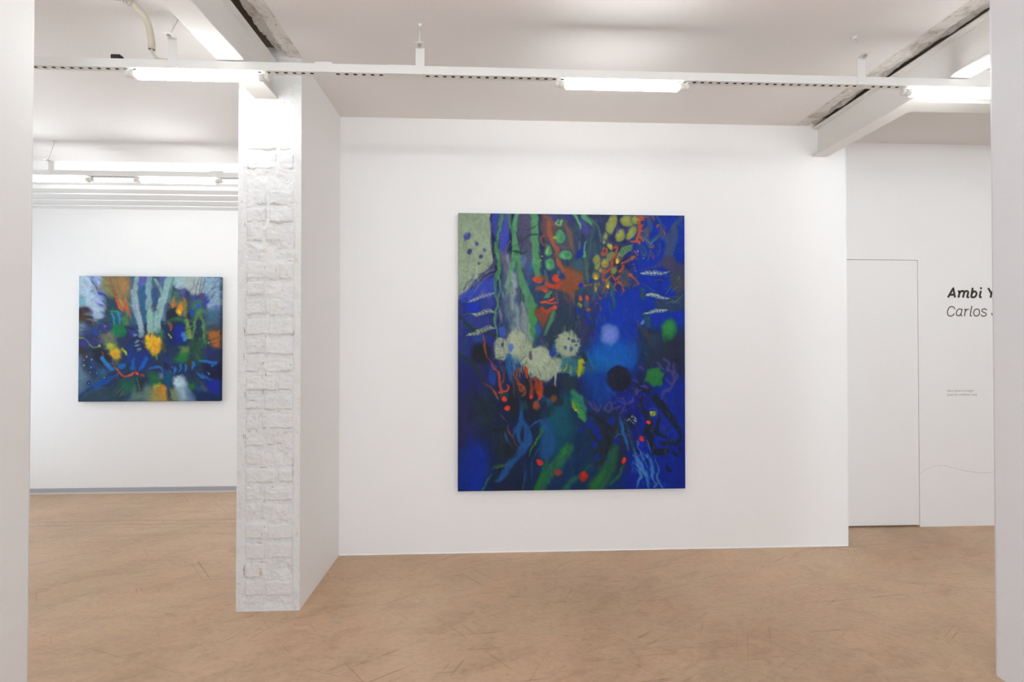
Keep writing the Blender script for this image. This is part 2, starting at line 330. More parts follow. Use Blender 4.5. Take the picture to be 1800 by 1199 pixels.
# ------------------------------------------------------------------ perforated lighting rails
def rail_section(x0, x1, yf, zt, parent, blank=()):
    b = MB(); D = .038; zb = zt-.040; p = .041; s0, s1 = .011, .023
    b.quad((x0, yf, zb), (x1, yf, zb), (x1, yf, zt), (x0, yf, zt)); b.quad((x0, yf+D, zb), (x1, yf+D, zb), (x1, yf+D, zt), (x0, yf+D, zt)); b.quad((x0, yf, zt), (x1, yf, zt), (x1, yf+D, zt), (x0, yf+D, zt))
    for x in (x0, x1): b.quad((x, yf, zb), (x, yf+D, zb), (x, yf+D, zt), (x, yf, zt))
    b.quad((x0, yf, zb), (x1, yf, zb), (x1, yf+s0, zb), (x0, yf+s0, zb)); b.quad((x0, yf+s1, zb), (x1, yf+s1, zb), (x1, yf+D, zb), (x0, yf+D, zb))
    x = x0; last = x0
    while x+p < x1:
        xc = x+p/2
        if not any(a < xc < q for a, q in blank):
            b.quad((last, yf+s0, zb), (xc-.0085, yf+s0, zb), (xc-.0085, yf+s1, zb), (last, yf+s1, zb)); last = xc+.0085
        x += p
    b.quad((last, yf+s0, zb), (x1, yf+s0, zb), (x1, yf+s1, zb), (last, yf+s1, zb))
    o = b.build('rail_section', M['metalw'], parent)
    li = MB(); li.box(x0+.001, yf+.004, zb+.007, x1-.001, yf+D-.004, zb+.0085); li.build('slot_shade_strip', M['cavity'], o)  # dark strip behind the slots, standing for the unlit inside of the rail
    return o
def hanger(rx, ry_top, x, yf, zt, zplate, parent):
    """folded strap on the rail's face with a plate on top and a rod up to the ceiling"""
    b = MB(); b.box(x-.021, yf-.0022, zt-.040, x+.021, yf-.0002, zplate); b.box(x-.021, yf-.046, zplate-.002, x+.021, yf-.0022, zplate)
    o = b.build('hanger_strap', M['metalw'], parent); px = x
    MB().tube([(px, yf-.026, zplate-.010), (rx, ry_top, ZC)], .0028, 8).build('rod', M['metalw'], o, True)
    MB().tube([(px, yf-.026, zplate-.011), (px, yf-.026, zplate-.0025)], .009, 6).build('nut', M['zinc'], o)
    MB().tube([(rx, ry_top, ZC-.012), (rx, ry_top, ZC)], [.006, .016], 14).build('anchor', M['metalw'], o, True)
    return o
ZT = 2.785
r1 = empty('lighting_rail', (0, 2.3, ZT), 'long white perforated rail hung across both rooms in front of the brick pier', 'rail')
rail_section(-4.9, -.415, 2.281, ZT, r1, blank=((-.50, -.41), (-.83, -.77))); rail_section(-.4135, 1.855, 2.281, ZT, r1, blank=((-.42, -.33), )); rail_section(1.8565, 4.9, 2.281, ZT, r1, blank=((1.85, 1.91), ))
MB().box(-.50, 2.2785, 2.7425, -.332, 2.2808, ZT+.001).build('rail_coupler', M['metalw'], r1, bevel=.0005); MB().box(-.50, 2.279, 2.742, -.332, 2.319, 2.7445).build('rail_coupler', M['metalw'], r1, bevel=.0005)
hanger(-1.499, 2.325, -1.500, 2.281, ZT, 2.888, r1); hanger(-.352, 2.325, -.345, 2.281, ZT, 2.872, r1); hanger(1.842, 2.325, 1.842, 2.281, ZT, 2.878, r1)
sp = MB(); sp.box(-.845, 2.285, ZT, -.765, 2.315, ZT+.011); sp.box(-.80, 2.290, ZT+.011, -.785, 2.31, ZT+.016); sp.build('splice_plate', M['metalw'], r1, bevel=.001)
tag(MB().box(-1.786, 2.285, ZT+.0005, -1.742, 2.312, ZT+.024).build('cable_clip', M['black'], bevel=.003), 'small black plastic clip sitting on top of the rail at the left', 'clip')
r2 = empty('lighting_rail', (-3.2, 3.8, 2.782), 'white perforated rail further back, over the smaller painting', 'rail')
rail_section(-4.95, -1.39, 3.781, 2.782, r2)
hanger(-3.378, 3.80, -3.385, 3.781, 2.782, 2.852, r2); MB().box(-2.20, 3.785, 2.7822, -2.11, 3.815, 2.795).build('splice_plate', M['metalw'], r2, bevel=.001)

def lamp(x0, x1, yc, zc, label, src=None, group=None):
    if src is not None:
        r = src.copy(); COL.objects.link(r); r.location = ((x0+x1)/2, yc, zc); r['label'] = label
        if group: r['group'] = group
        for ch in src.children:
            q = ch.copy(); COL.objects.link(q); q.parent = r
            for g in ch.children: h = g.copy(); COL.objects.link(h); h.parent = q
        return r
    o = empty('tube_lamp', ((x0+x1)/2, yc, zc), label, 'lamp', group); RR = .021
    MB().tube([(x0+.045, yc, zc), (x1-.045, yc, zc)], RR, 20).build('tube', M['tube'], o, True, loc=((x0+x1)/2, yc, zc))
    for s, x in ((1, x0), (-1, x1)):
        cp = MB().tube([(x+s*.012, yc, zc), (x+s*.014, yc, zc), (x+s*.044, yc, zc), (x+s*.046, yc, zc)], [.0155, .017, .017, .0165], 18).build('end_cap', M['plastic'], o, True)
        hb = MB(); hb.tube([(x-s*.010, yc, zc), (x-s*.008, yc, zc), (x+s*.009, yc, zc), (x+s*.011, yc, zc)], [.010, .0135, .0135, .012], 14); hb.box(x-.005, yc-.009, zc+.010, x+.006, yc+.009, zc+.022)
        hb.build('lamp_holder', M['plastic'], o)
    return o
L0 = lamp(-1.715, -1.072, 2.300, 2.7205, 'lit tube lamp partly in front of the brick pier, leftmost on the near rail')
def L(x0, x1, y, z, label, g=None): return lamp(x0, x1, y, z, label, L0, g)
L(.318, .962, 2.300, 2.7205, 'lit tube lamp above the large painting'); L(2.075, 2.718, 2.300, 2.7205, 'lit tube lamp at the upper right, cut by the right-hand wall')
L(-2.768, -2.125, 3.8, 2.7175, 'lit tube lamp on the far rail beside the brick pier'); L(-3.745, -3.102, 3.8, 2.7175, 'lit tube lamp on the far rail at the edge of the left-hand wall')
L(3.6, 4.243, 2.30, 2.7205, 'lit tube lamp hidden past the right-hand wall'); L(-3.4, -2.757, 2.30, 2.7205, 'lit tube lamp hidden past the left-hand wall')
# the rails behind the camera that light the long wall
for yy in (.8, -.7):
    r3 = empty('lighting_rail', (0, yy, ZT), 'white perforated rail over the photographer, %s' % ('nearer the paintings' if yy > 0 else 'further back'), 'rail')
    rail_section(-1.75, 2.15, yy-.019, ZT, r3); hanger(-.35, yy+.02, -.35, yy-.019, ZT, 2.872, r3); hanger(1.6, yy+.02, 1.6, yy-.019, ZT, 2.872, r3)
    for i, xx in enumerate((-1.35, -.12, 1.2)): L(xx-.3215, xx+.3215, yy, 2.7205, ['left', 'middle', 'right'][i]+'most lit tube lamp on the rail over the photographer, '+('nearer the paintings' if yy > 0 else 'further back'), 'tube lamps over the photographer')

L(3.1, 3.743, .8, 2.7205, 'unseen lit tube lamp added to brighten the room past the right-hand wall, nearer lamp'); L(3.1, 3.743, -.7, 2.7205, 'unseen lit tube lamp added to brighten the room past the right-hand wall, rearmost lamp')  # unseen lamps added only to brighten the side rooms
L(-3.3, -2.657, .8, 2.7205, 'unseen lit tube lamp added to brighten the room past the left-hand wall')
for nm, xa, xb, yy in (('right', 2.7, 4.9, .8), ('right', 2.7, 4.9, -.7), ('left', -4.9, -2.3, .8)):  # unseen rails added to hold those extra lamps
    r4 = empty('lighting_rail', ((xa+xb)/2, yy, ZT), 'unseen white perforated rail added to carry the fill lamps past the %s-hand wall%s' % (nm, '' if yy > 0 else ', rear one'), 'rail')
    rail_section(xa, xb, yy-.019, ZT, r4); hanger((xa+xb)/2, yy+.02, (xa+xb)/2, yy-.019, ZT, 2.872, r4)

# conduit dropping from the ceiling to the rail
hs = empty('conduit_hose', (-1.61, 2.25, 2.95), 'cream flexible conduit with a thin cable curling down from the ceiling to the rail', 'conduit')
path = [(-1.655, 2.16, 3.0), (-1.635, 2.175, 2.993), (-1.613, 2.2, 2.980), (-1.600, 2.215, 2.966), (-1.596, 2.235, 2.955), (-1.597, 2.255, 2.941), (-1.602, 2.275, 2.925), (-1.606, 2.288, 2.906), (-1.607, 2.297, 2.88), (-1.607, 2.30, 2.842)]
def cr(P_, k=6):
    P_ = [Vector(p) for p in P_]; q = [2*P_[0]-P_[1]]+P_+[2*P_[-1]-P_[-2]]; o = []
    for i in range(len(P_)-1):
        a, b_, c_, d_ = q[i:i+4]
        for t in [j/k for j in range(k)]: o.append(.5*((2*b_)+(-a+c_)*t+(2*a-5*b_+4*c_-d_)*t*t+(-a+3*b_-3*c_+d_)*t**3))
    return o+[P_[-1]]
MB().tube(cr(path), .0142, 16, False).build('conduit', M['hose'], hs, True)
cp_ = cr([(-1.607, 2.30, 2.87), (-1.607, 2.3, 2.842), (-1.604, 2.3, 2.826), (-1.594, 2.3, 2.812), (-1.578, 2.3, 2.799), (-1.555, 2.3, 2.7945), (-1.53, 2.3, 2.794), (-1.508, 2.3, 2.7935)])
MB().tube(cp_, [.0062+.0007*math.sin(i*2.2) for i in range(len(cp_))], 10).build('cable', M['hose'], hs, True)
MB().tube([(-1.535, 2.3, 2.794), (-1.512, 2.3, 2.7935)], .0068, 10).build('cable_tip', M['yellow'], hs, True)
k = MB()
for i in range(9):
    t = i/8; p = Vector((-1.70, 2.135, 3.0)).lerp(Vector((-1.620, 2.19, 2.985)), t)
    k.tube([p, p+Vector((.0045, .003, -.001))], .0175+.002*(i % 2), 14)
k.build('coil_connector', M['zinc'], hs, True)

# ------------------------------------------------------------------ lettering on the door wall
YW = 3.6192
def glyph(strokes, w, ox, oy, sc, m, parent, name='letter'):
    b = MB()
    for st in strokes:
        pts = [at(ox+x/sc, oy+y/sc, YW) for x, y in st]; pts = cr(pts, 5) if len(pts) > 2 and (st[0] != st[1]) else pts
        n = len(b.v); h = w/2
        for i, p in enumerate(pts):
            t = (pts[min(i+1, len(pts)-1)]-pts[max(0, i-1)]).normalized(); s = Vector((-t.z, 0, t.x))*h
            b.v += [tuple(p+s), tuple(p-s)]
        b.f += [(n+2*i, n+2*i+1, n+2*i+3, n+2*i+2) for i in range(len(pts)-1)]
    return b.build(name, m, parent)
def lines(*st): return [[(a, b), (c, d)] for a, b, c, d in st]
t1 = empty('exhibition_title', at(1665, 524, YW), 'bold italic dark lettering reading Ambi Y on the wall by the door', 'lettering')
SCL, OX, OY = 14.98, 1640, 490
for s in (lines((395, 495, 532, 250), (535, 250, 580, 495), (450, 422, 572, 422), (525, 252, 556, 252)),
          [[(655, 332), (700, 330)], [(706, 325), (672, 500)], [(696, 375), (735, 335), (785, 325), (818, 350), (812, 400), (790, 500)], [(812, 375), (850, 335), (895, 325), (927, 350), (920, 400), (903, 470), (915, 488), (950, 490)]],
          [[(1048, 238), (1003, 490)], [(1022, 400), (1058, 348), (1105, 335), (1142, 368), (1140, 425), (1105, 475), (1058, 488), (1000, 480)]],
          [[(1262, 318), (1235, 440), (1240, 482), (1282, 490)], [(1240, 252), (1288, 252)]],
          lines((1455, 245, 1537, 390), (1540, 375, 1517, 502), (1535, 392, 1625, 245))):
    glyph(s, .0162, OX, OY, SCL, M['ink'], t1)
t2 = empty('artist_name', at(1665, 556, YW), 'light italic dark lettering reading Carlos J beneath the bold title', 'lettering')
o_ = [(1150+78*math.cos(a)-8*math.sin(a), 890+94*math.sin(a)) for a in [2*math.pi*i/14 for i in range(15)]]
for s in ([[(578, 805), (552, 755), (500, 733), (445, 748), (404, 800), (383, 870), (390, 940), (425, 978), (475, 985), (525, 965), (563, 918)]],
          [[(762, 815), (725, 798), (683, 800), (642, 832), (615, 890), (625, 952), (665, 977), (712, 958), (748, 900)], [(771, 795), (740, 930), (745, 970), (772, 982)]],
          [[(825, 802), (862, 802)], [(862, 800), (830, 990)], [(852, 865), (885, 818), (945, 800)]],
          [[(1026, 715), (985, 930), (990, 975), (1024, 984)]], [o_],
          [[(1412, 832), (1388, 800), (1340, 793), (1297, 812), (1290, 850), (1325, 880), (1378, 902), (1402, 940), (1378, 976), (1330, 988), (1285, 972), (1264, 943)]],
          [[(1545, 903), (1560, 950), (1592, 978), (1640, 985), (1688, 955), (1718, 880), (1745, 735)]]):
    glyph(s, .0082, OX, OY, SCL, M['ink2'], t2)
def small_text(txt, x, y, h, wide, parent):
    c = bpy.data.curves.new('caption', 'FONT'); c.body = txt; c.size = 1; c.shear = 0
    t = bpy.data.objects.new('tmp', c); COL.objects.link(t); dg = bpy.context.evaluated_depsgraph_get(); me = bpy.data.meshes.new_from_object(t.evaluated_get(dg)); bpy.data.objects.remove(t)
    xs = [v.co.x for v in me.vertices]; s = wide/(max(xs)-min(xs)); p = at(x, y, YW)
    for v in me.vertices: v.co = Vector((v.co.x*s, 0, v.co.y*s))
    me.materials.clear(); me.materials.append(M['ink3']); o = bpy.data.objects.new('caption_line', me); COL.objects.link(o); o.parent = parent; o.location = p-wloc(parent); return o
t3 = empty('wall_caption', at(1665, 694, YW), 'two tiny grey caption lines under the title on the door wall', 'lettering')
small_text('leia o texto na íntegra', 1665, 688.5, .02, .218, t3); small_text('[read the exhibition text]', 1665, 695.5, .02, .243, t3)
dp = cr([at(1600+x/5.71, 640+y/5.71, YW) for x, y in ((98, 1103), (150, 1065), (210, 1035), (270, 1021), (340, 1021), (410, 1035), (480, 1053), (550, 1071), (630, 1084), (700, 1091), (760, 1092), (820, 1086), (880, 1070), (940, 1040))], 16)
b = MB(); acc = 0; on = True; seg = [dp[0]]
for i in range(1, len(dp)):
    acc += (dp[i]-dp[i-1]).length; seg.append(dp[i])
    if acc > (.0125 if on else .0085):
        if on:
            p, q = seg[0], seg[-1]; t = (q-p).normalized(); s = Vector((-t.z, 0, t.x))*.0013; b.quad(p+s, p-s, q-s, q+s)
        on = not on; acc = 0; seg = [dp[i]]
tag(b.build('dashed_line', M['ink3']), 'thin dashed grey wavy line on the wall low beside the door', 'line drawing')
mk = MB()
for (x, z, r_) in ((1.02, 0, .008),): mk.tube([at(1131, 204, 3.29), at(1131, 204, 3.29)+Vector((0, .001, 0))], .006, 10)

# ------------------------------------------------------------------ how the canvases are painted
NL = 520; NS = 325
class Paint:
    """a small oil painter: soft shapes laid one over another on a grid of colours"""
    def __init__(s, x0, y0, x1, y1, n, base, seed, ps=1.4):
        s.ps = ps
        s.x0, s.y0, s.x1, s.y1 = x0, y0, x1, y1
        s.w = n; s.h = int(round(n*(y1-y0)/(x1-x0))); s.k = n/(x1-x0)
        s.rng = np.random.RandomState(seed)
        s.img = np.empty((s.h, s.w, 3), np.float32); s.img[:] = np.array(base, np.float32)
        yy, xx = np.mgrid[0:s.h, 0:s.w].astype(np.float32)
        xx = x0+(xx+.5)/s.k; yy = y0+(yy+.5)/s.k
        s.n1 = s.noise(9); s.n2 = s.noise(9); s.n3 = s.noise(3.2); s.n4 = s.noise(3.2)
        s.X = xx+1.7*s.n1+.55*s.n3; s.Y = yy+1.7*s.n2+.55*s.n4
    def noise(s, cell, sx=1., sy=1.):
        gw = int((s.x1-s.x0)/(cell*sx))+4; gh = int((s.y1-s.y0)/(cell*sy))+4
        g = s.rng.uniform(-1, 1, (gh, gw)).astype(np.float32)
        u = (np.arange(s.w)/s.k)/(cell*sx)+1; v = (np.arange(s.h)/s.k)/(cell*sy)+1
        iu = u.astype(int); fu = u-iu; fu = fu*fu*(3-2*fu)
        iv = v.astype(int); fv = v-iv; fv = fv*fv*(3-2*fv)
        r = g[iv][:, iu]*(1-fu)+g[iv][:, iu+1]*fu; q = g[iv+1][:, iu]*(1-fu)+g[iv+1][:, iu+1]*fu
        return (r*(1-fv)[:, None]+q*fv[:, None]).astype(np.float32)
    def box(s, xa, ya, xb, yb):
        m = 5
        a = max(0, int((xa-m-s.x0)*s.k)); b = min(s.w, int((xb+m-s.x0)*s.k)+1)
        c = max(0, int((ya-m-s.y0)*s.k)); d = min(s.h, int((yb+m-s.y0)*s.k)+1)
        return (slice(c, d), slice(a, b)) if b > a and d > c else None
    def lay(s, sl, m, col):
        m = (m*(1+.10*s.n3[sl])).clip(0, 1)[..., None]
        c = np.array(col, np.float32)*(1+.05*s.n4[sl][..., None])
        s.img[sl] = s.img[sl]*(1-m)+c*m
    def blur(s, r):
        n = int(r*s.k*2)+1; k = np.exp(-.5*(np.arange(-n, n+1)/(r*s.k))**2); k = (k/k.sum()).astype(np.float32)
        p = np.pad(s.img, ((n, n), (n, n), (0, 0)), 'edge')
        q = sum(k[i]*p[i:i+s.h] for i in range(2*n+1)); s.img = sum(k[i]*q[:, i:i+s.w] for i in range(2*n+1)).astype(np.float32)
    def smear(s, n, L, w, a=.5, var=.16, cx=None, cy=None, lean=.25):
        """drag paint along the strokes of a dry brush"""
        for _ in range(n):
            x, y = s.rng.uniform(s.x0, s.x1), s.rng.uniform(s.y0, s.y1); t = math.pi/2+s.rng.normal(0, lean)
            if cx is not None: t = math.atan2(y-cy, x-cx)+s.rng.normal(0, .35)
            l = L*s.rng.uniform(.4, 1.2)*(1 if s.rng.rand() < .7 else -1); j = int((y-s.y0)*s.k); i = int((x-s.x0)*s.k)
            c = s.img[min(s.h-1, j), min(s.w-1, i)]*(1+s.rng.uniform(-var, var))+s.rng.uniform(-6, 6, 3); b = s.rng.uniform(-.2, .2)*l
            dx, dy = l*math.cos(t), l*math.sin(t); ww = w*s.rng.uniform(.4, 1.3)
            s.S(c, [x-dx*.2, y-dy*.2, x+dx*.4-b*math.sin(t), y+dy*.4+b*math.cos(t), x+dx, y+dy], (ww*.6, ww, ww*.25), ww*.8, a)
    def S(s, col, pts, w, soft=1.2, a=1.):
        soft = soft*1.3+.3
        p = np.array(pts, float).reshape(-1, 2)
        if len(p) > 2:
            q = np.vstack([2*p[0]-p[1], p, 2*p[-1]-p[-2]]); o = []
            for i in range(len(p)-1):
                for t in np.linspace(0, 1, 7)[:-1]:
                    A, B_, C_, D = q[i:i+4]
                    o.append(.5*((2*B_)+(-A+C_)*t+(2*A-5*B_+4*C_-D)*t*t+(-A+3*B_-3*C_+D)*t**3))
            o.append(p[-1]); p = np.array(o)
        w = np.interp(np.linspace(0, 1, len(p)), np.linspace(0, 1, len(np.atleast_1d(w))), np.atleast_1d(w))/2
        R = w.max()+soft
        sl = s.box(p[:, 0].min()-R, p[:, 1].min()-R, p[:, 0].max()+R, p[:, 1].max()+R)
        if sl is None: return
        X, Y = s.X[sl], s.Y[sl]; M = np.zeros(X.shape, np.float32)
        for i in range(len(p)-1):
            d = p[i+1]-p[i]; L = d@d+1e-9
            t = (((X-p[i, 0])*d[0]+(Y-p[i, 1])*d[1])/L).clip(0, 1)
            D = np.hypot(X-p[i, 0]-t*d[0], Y-p[i, 1]-t*d[1])
            M = np.maximum(M, ((w[i]+(w[i+1]-w[i])*t+soft/2-D)/soft).clip(0, 1))
        s.lay(sl, M*M*(3-2*M)*a, col)
    def B(s, col, x, y, rx, ry, ang=0, soft=.35, a=1., wob=0.):
        R = max(rx, ry)*(1+soft+wob); sl = s.box(x-R, y-R, x+R, y+R)
        if sl is None: return
        c, n = math.cos(math.radians(ang)), math.sin(math.radians(ang))
        dx, dy = s.X[sl]-x, s.Y[sl]-y; u = dx*c+dy*n; v = -dx*n+dy*c
        r = np.hypot(u/rx, v/ry)
        if wob:
            t = np.arctan2(v, u); r = r*(1+wob*(np.sin(t*13+x)+.7*np.sin(t*23+y))/1.7)
        M = ((1+soft/2-r)/soft).clip(0, 1); s.lay(sl, M*M*(3-2*M)*a, col)
    def P(s, col, pts, soft=3., a=1.):
        soft = soft*s.ps
        p = np.array(pts, float).reshape(-1, 2)
        sl = s.box(p[:, 0].min()-soft, p[:, 1].min()-soft, p[:, 0].max()+soft, p[:, 1].max()+soft)
        if sl is None: return
        X, Y = s.X[sl], s.Y[sl]; I = np.zeros(X.shape, bool); D = np.full(X.shape, 1e9, np.float32)
        for i in range(len(p)):
            A, B_ = p[i], p[(i+1) % len(p)]; d = B_-A
            t = (((X-A[0])*d[0]+(Y-A[1])*d[1])/(d@d+1e-9)).clip(0, 1)
            D = np.minimum(D, np.hypot(X-A[0]-t*d[0], Y-A[1]-t*d[1]))
            if A[1] != B_[1]:
                I ^= ((A[1] > Y) != (B_[1] > Y)) & (X < d[0]*(Y-A[1])/d[1]+A[0])
        D = np.where(I, D, -D); M = (D/soft+.5).clip(0, 1); s.lay(sl, M*M*(3-2*M)*a, col)
    def hair(s, col, x0, y0, x1, y1, n, dx, dy, w=1., a=.6, bend=3., jit=12):
        for _ in range(n):
            x, y = s.rng.uniform(x0, x1), s.rng.uniform(y0, y1); f = s.rng.uniform(.5, 1.1); b = s.rng.uniform(-bend, bend)
            c = [max(0, v+s.rng.uniform(-jit, jit)) for v in col]
            s.S(c, [x, y, x+dx*f/2+b, y+dy*f/2-b*.4, x+dx*f, y+dy*f], (w*.4, w, w*.2), .9, a*s.rng.uniform(.5, 1))
    def finish(s):
        s.blur(.42)
        g = .5*s.noise(1.1, 1, 5)+.5*s.noise(1.1, 5, 1); f = 1+.035*g+.04*s.noise(14)
        c = s.rng.uniform(-1, 1, s.img.shape[:2]); f = f+.02*c
        return (s.img*f[..., None]).clip(0, 255)/255.

def paint_large():
    p = Paint(804, 375, 1205, 863, NL, (26, 32, 78), 4); S, B, P, H = p.S, p.B, p.P, p.hair
    # ---- ground tones
    P((30, 42, 118), [800,500, 870,490, 872,600, 860,640, 800,640], 10)
    P((24, 30, 92), [800,640, 860,640, 880,720, 860,760, 800,760], 14)
    P((14, 30, 62), [850,700, 960,690, 960,870, 840,870], 22)
    P((40, 62, 100), [885,450, 960,450, 960,640, 890,640], 12)
    P((44, 56, 88), [955,375, 1070,375, 1070,560, 955,560], 12)
    P((44, 70, 92), [1010,430, 1075,420, 1070,520, 1000,520], 12, .7)
    P((36, 52, 72), [960,540, 1060,540, 1060,640, 960,660], 12)
    P((44, 46, 92), [1005,520, 1050,520, 1052,620, 1015,620], 8, .8)
    P((2, 42, 158), [1115,375, 1206,375, 1206,590, 1120,580, 1105,480], 6)
    P((0, 44, 160), [1050,520, 1135,500, 1140,600, 1120,660, 1040,640], 12)
    P((0, 72, 168), [1030,605, 1110,600, 1125,640, 1070,670, 1020,650], 16)
    P((2, 84, 158), [1040,628, 1090,622, 1085,650, 1030,655], 14)
    P((2, 52, 138), [1015,655, 1075,640, 1080,715, 1040,720], 14)
    P((8, 28, 130), [1080,690, 1150,680, 1160,760, 1090,770], 14)
    P((2, 34, 140), [1145,660, 1206,640, 1206,865, 1110,865, 1130,780], 16)
    P((2, 30, 130), [1080,790, 1206,770, 1206,865, 1060,865], 14)
    P((32, 46, 66), [1120,575, 1206,580, 1206,650, 1125,640], 14, .95)
    P((36, 40, 66), [1165,590, 1206,580, 1206,665, 1170,660], 8, .8)
    P((10, 44, 84), [960,745, 1080,740, 1090,865, 930,865], 20)
    P((30, 38, 52), [1030,750, 1100,720, 1100,830, 1050,840], 16, .9)
    P((4, 70, 88), [955,690, 1005,690, 1010,760, 990,800, 950,790], 14)
    P((0, 64, 104), [950,745, 985,740, 980,800, 945,800], 10, .8)
    P((0, 38, 130), [806,862, 806,800, 825,780, 850,775, 862,800, 850,862], 10)
    P((0, 40, 150), [825,862, 828,800, 842,780, 848,862], 9)
    P((0, 30, 120), [804,835, 815,845, 815,865, 804,865], 4)
    P((44, 36, 62), [804,700, 830,690, 830,760, 804,780], 10, .5)
    P((26, 44, 54), [826,690, 866,690, 866,750, 835,750], 9, .8)
    P((26, 40, 56), [862,765, 902,745, 900,810, 872,812], 8, .9)
    p.blur(7); p.smear(500, 26, 9, .55, .22)
    for x, y, a, b_, c in [(1085,560,26,60,(0,48,165)),(1120,440,14,50,(10,46,140)),(1190,420,14,40,(0,44,160)),(1175,725,25,40,(4,38,142)),(1160,830,44,36,(0,36,140)),(835,830,20,40,(0,36,140))]: B(c, x, y, a, b_, 0, 1.0, .6)
    p.smear(260, 18, 5, .5, .2)
    # ---- upper left grey-green field
    P((143, 157, 134), [800,370, 861,370, 860,410, 863,440, 866,462, 852,480, 834,492, 820,512, 808,528, 800,530], 3.2)
    B((134, 150, 132), 825, 390, 26, 24, 0, .9, .6); B((146, 160, 136), 845, 440, 14, 22, 0, .9, .6)
    P((54, 62, 152), [865,372, 876,372, 873,400, 868,418, 862,408], 2.4)
    P((62, 70, 156), [877,372, 891,372, 893,405, 888,440, 883,446, 877,436, 875,400], 2.6)
    B((52, 66, 170), 885, 425, 5, 18, 0, .6)
    for x, y, a, b_, c in [(820,417,5.5,7.5,(56,62,140)),(836,429.5,3.6,4,(62,68,142)),(825,443,4,4.4,(58,58,112)),(844,451.5,4,3.7,(66,70,112)),(850.5,438.5,2.8,3.4,(84,88,140)),(842,464.5,2.7,2.7,(80,92,106))]:
        B(c, x, y, a, b_, 20, .7)
    S((72, 66, 110), [869,455, 866,468, 856,478, 842,484], (3, 5, 3.4, 1.4), 2.2)
    S((72, 76, 120), [832,482, 829,492, 819,500, 815,512], (1, 2, 2.4, 1.6), 1.6)
    S((86, 92, 140), [870,480, 852,490, 836,504, 824,516], (2, 6, 5, 2), 4, .75)
    S((190, 196, 190), [866,474, 850,484, 838,494, 830,504], (2, 2.4, 1.2), 2.2, .45)
    P((44, 62, 168), [832,506, 850,494, 870,486, 874,520, 812,532, 806,520], 4)
    B((46, 60, 150), 845, 535, 26, 16, -15, .7, .7); B((8, 44, 168), 829, 541, 13, 10, 10, .7)
    P((50, 58, 120), [805,520, 812,530, 812,590, 805,590], 3, .7)
    B((44, 56, 130), 838, 565, 28, 14, 0, .8, .6)
    H((104, 108, 150), 812, 488, 866, 520, 26, -10, 14, 2.2, .35); H((150, 160, 146), 812, 480, 850, 505, 14, -12, 16, 2.4, .4)
    H((60, 84, 96), 905, 380, 960, 470, 60, 1, 22, 2.6, .45, 1); H((70, 110, 92), 960, 378, 1060, 470, 60, 2, 18, 2.4, .45, 2); H((46, 50, 110), 960, 378, 1060, 470, 50, 3, 14, 2.6, .5, 2)
    # ---- stems and trunks
    P((76, 72, 104), [910,372, 930,372, 934,420, 938,470, 925,480, 912,450, 908,410], 3, .95)
    P((66, 80, 112), [914,440, 936,436, 938,480, 926,490, 916,478], 5, .7)
    B((92, 108, 160), 917, 456, 5, 14, 0, .8, .8)
    B((40, 84, 138), 930, 471, 6, 9, 40, .7, .85)
    P((96, 112, 122), [880,440, 906,448, 910,540, 915,600, 890,600, 880,530], 8, .6)
    S((138, 148, 160), [888,452, 893,480, 900,520, 906,560, 906,600], (9, 8, 12, 16, 22), 6, .8)
    S((98, 96, 130), [877,440, 884,462, 892,482], (7, 6, 3), 3, .85)
    S((92, 86, 112), [895,425, 888,440, 884,455, 890,470, 896,478], (3, 5, 4, 6, 2), 3, .8)
    S((64, 120, 84), [878,374, 874,405, 872,440, 876,460, 874,480, 868,505, 872,530], (2, 3.5, 7.5, 6.5, 7, 4, 3), 1.8)
    S((76, 132, 92), [883,374, 878,396, 873,420], (3.5, 3, 3), 1.4)
    S((130, 178, 130), [870,444, 874,450, 876,458], (1, 1.6, .6), 1.1, .85)
    S((70, 128, 90), [874,485, 878,500, 874,530, 869,560, 872,580, 871,602], (3, 3.5, 4, 3.8, 3, 2.4), 1.4)
    S((78, 138, 96), [908,373, 903,400, 903,425, 905,440], (6, 9, 10, 10), 2.4)
    S((78, 124, 96), [893,373, 896,400, 902,420], (7, 6, 5), 3, .8)
    S((80, 140, 96), [905,440, 901,458, 896,478, 894,500, 888,522], (12, 9, 6, 5, 2), 2)
    S((76, 136, 88), [908,440, 910,460, 912,484, 922,510, 931,535, 934,560, 931,592, 932,606], (8, 7, 10, 14, 16, 15, 13, 6), 2.4)
    S((52, 138, 72), [936,545, 932,570, 930,590], (8, 12, 9), 4, .8)
    S((70, 112, 120), [922,500, 928,530], (7, 8), 4, .5)
    S((78, 136, 96), [937,372, 938,400, 939,440, 941,465, 943,486], (15, 13, 12, 13, 8), 3)
    S((46, 56, 76), [899,433, 912,426, 926,420], (1, 2, 1), 1.6, .8)
    S((38, 64, 64), [897,441, 908,443, 916,446, 926,440], (1, 4, 5, 2), 1.8, .9)
    S((42, 56, 70), [914,424, 928,415, 948,411], (1, 3, 1.4), 1.4, .9)
    S((48, 62, 70), [910,404, 930,402, 944,394], (1, 3, 1), 1.8, .7)
    S((44, 52, 80), [912,412, 916,430, 914,448], (3, 5, 2), 3, .7)
    S((40, 52, 60), [896,446, 893,458], (1.4, .6), 1, .8); S((40, 60, 62), [902,455, 895,460], (1.2, .6), 1, .8)
    B((60, 62, 70), 866.5, 443, 3, 4, 20, .7, .9)
    S((148, 156, 170), [898,478, 903,500, 902,520], (4, 9, 4), 4, .8)
    S((150, 166, 148), [891,488, 888,505], (3, 5), 3, .7)
    S((188, 190, 186), [880,512, 884,522, 886,530], (2, 4, 1.4), 1.6, .8)
    S((160, 168, 178), [877,538, 878,555, 880,566], (2, 5, 2), 3, .6)
    S((56, 82, 138), [880,500, 886,530, 890,560], (4, 6, 5), 4, .7)
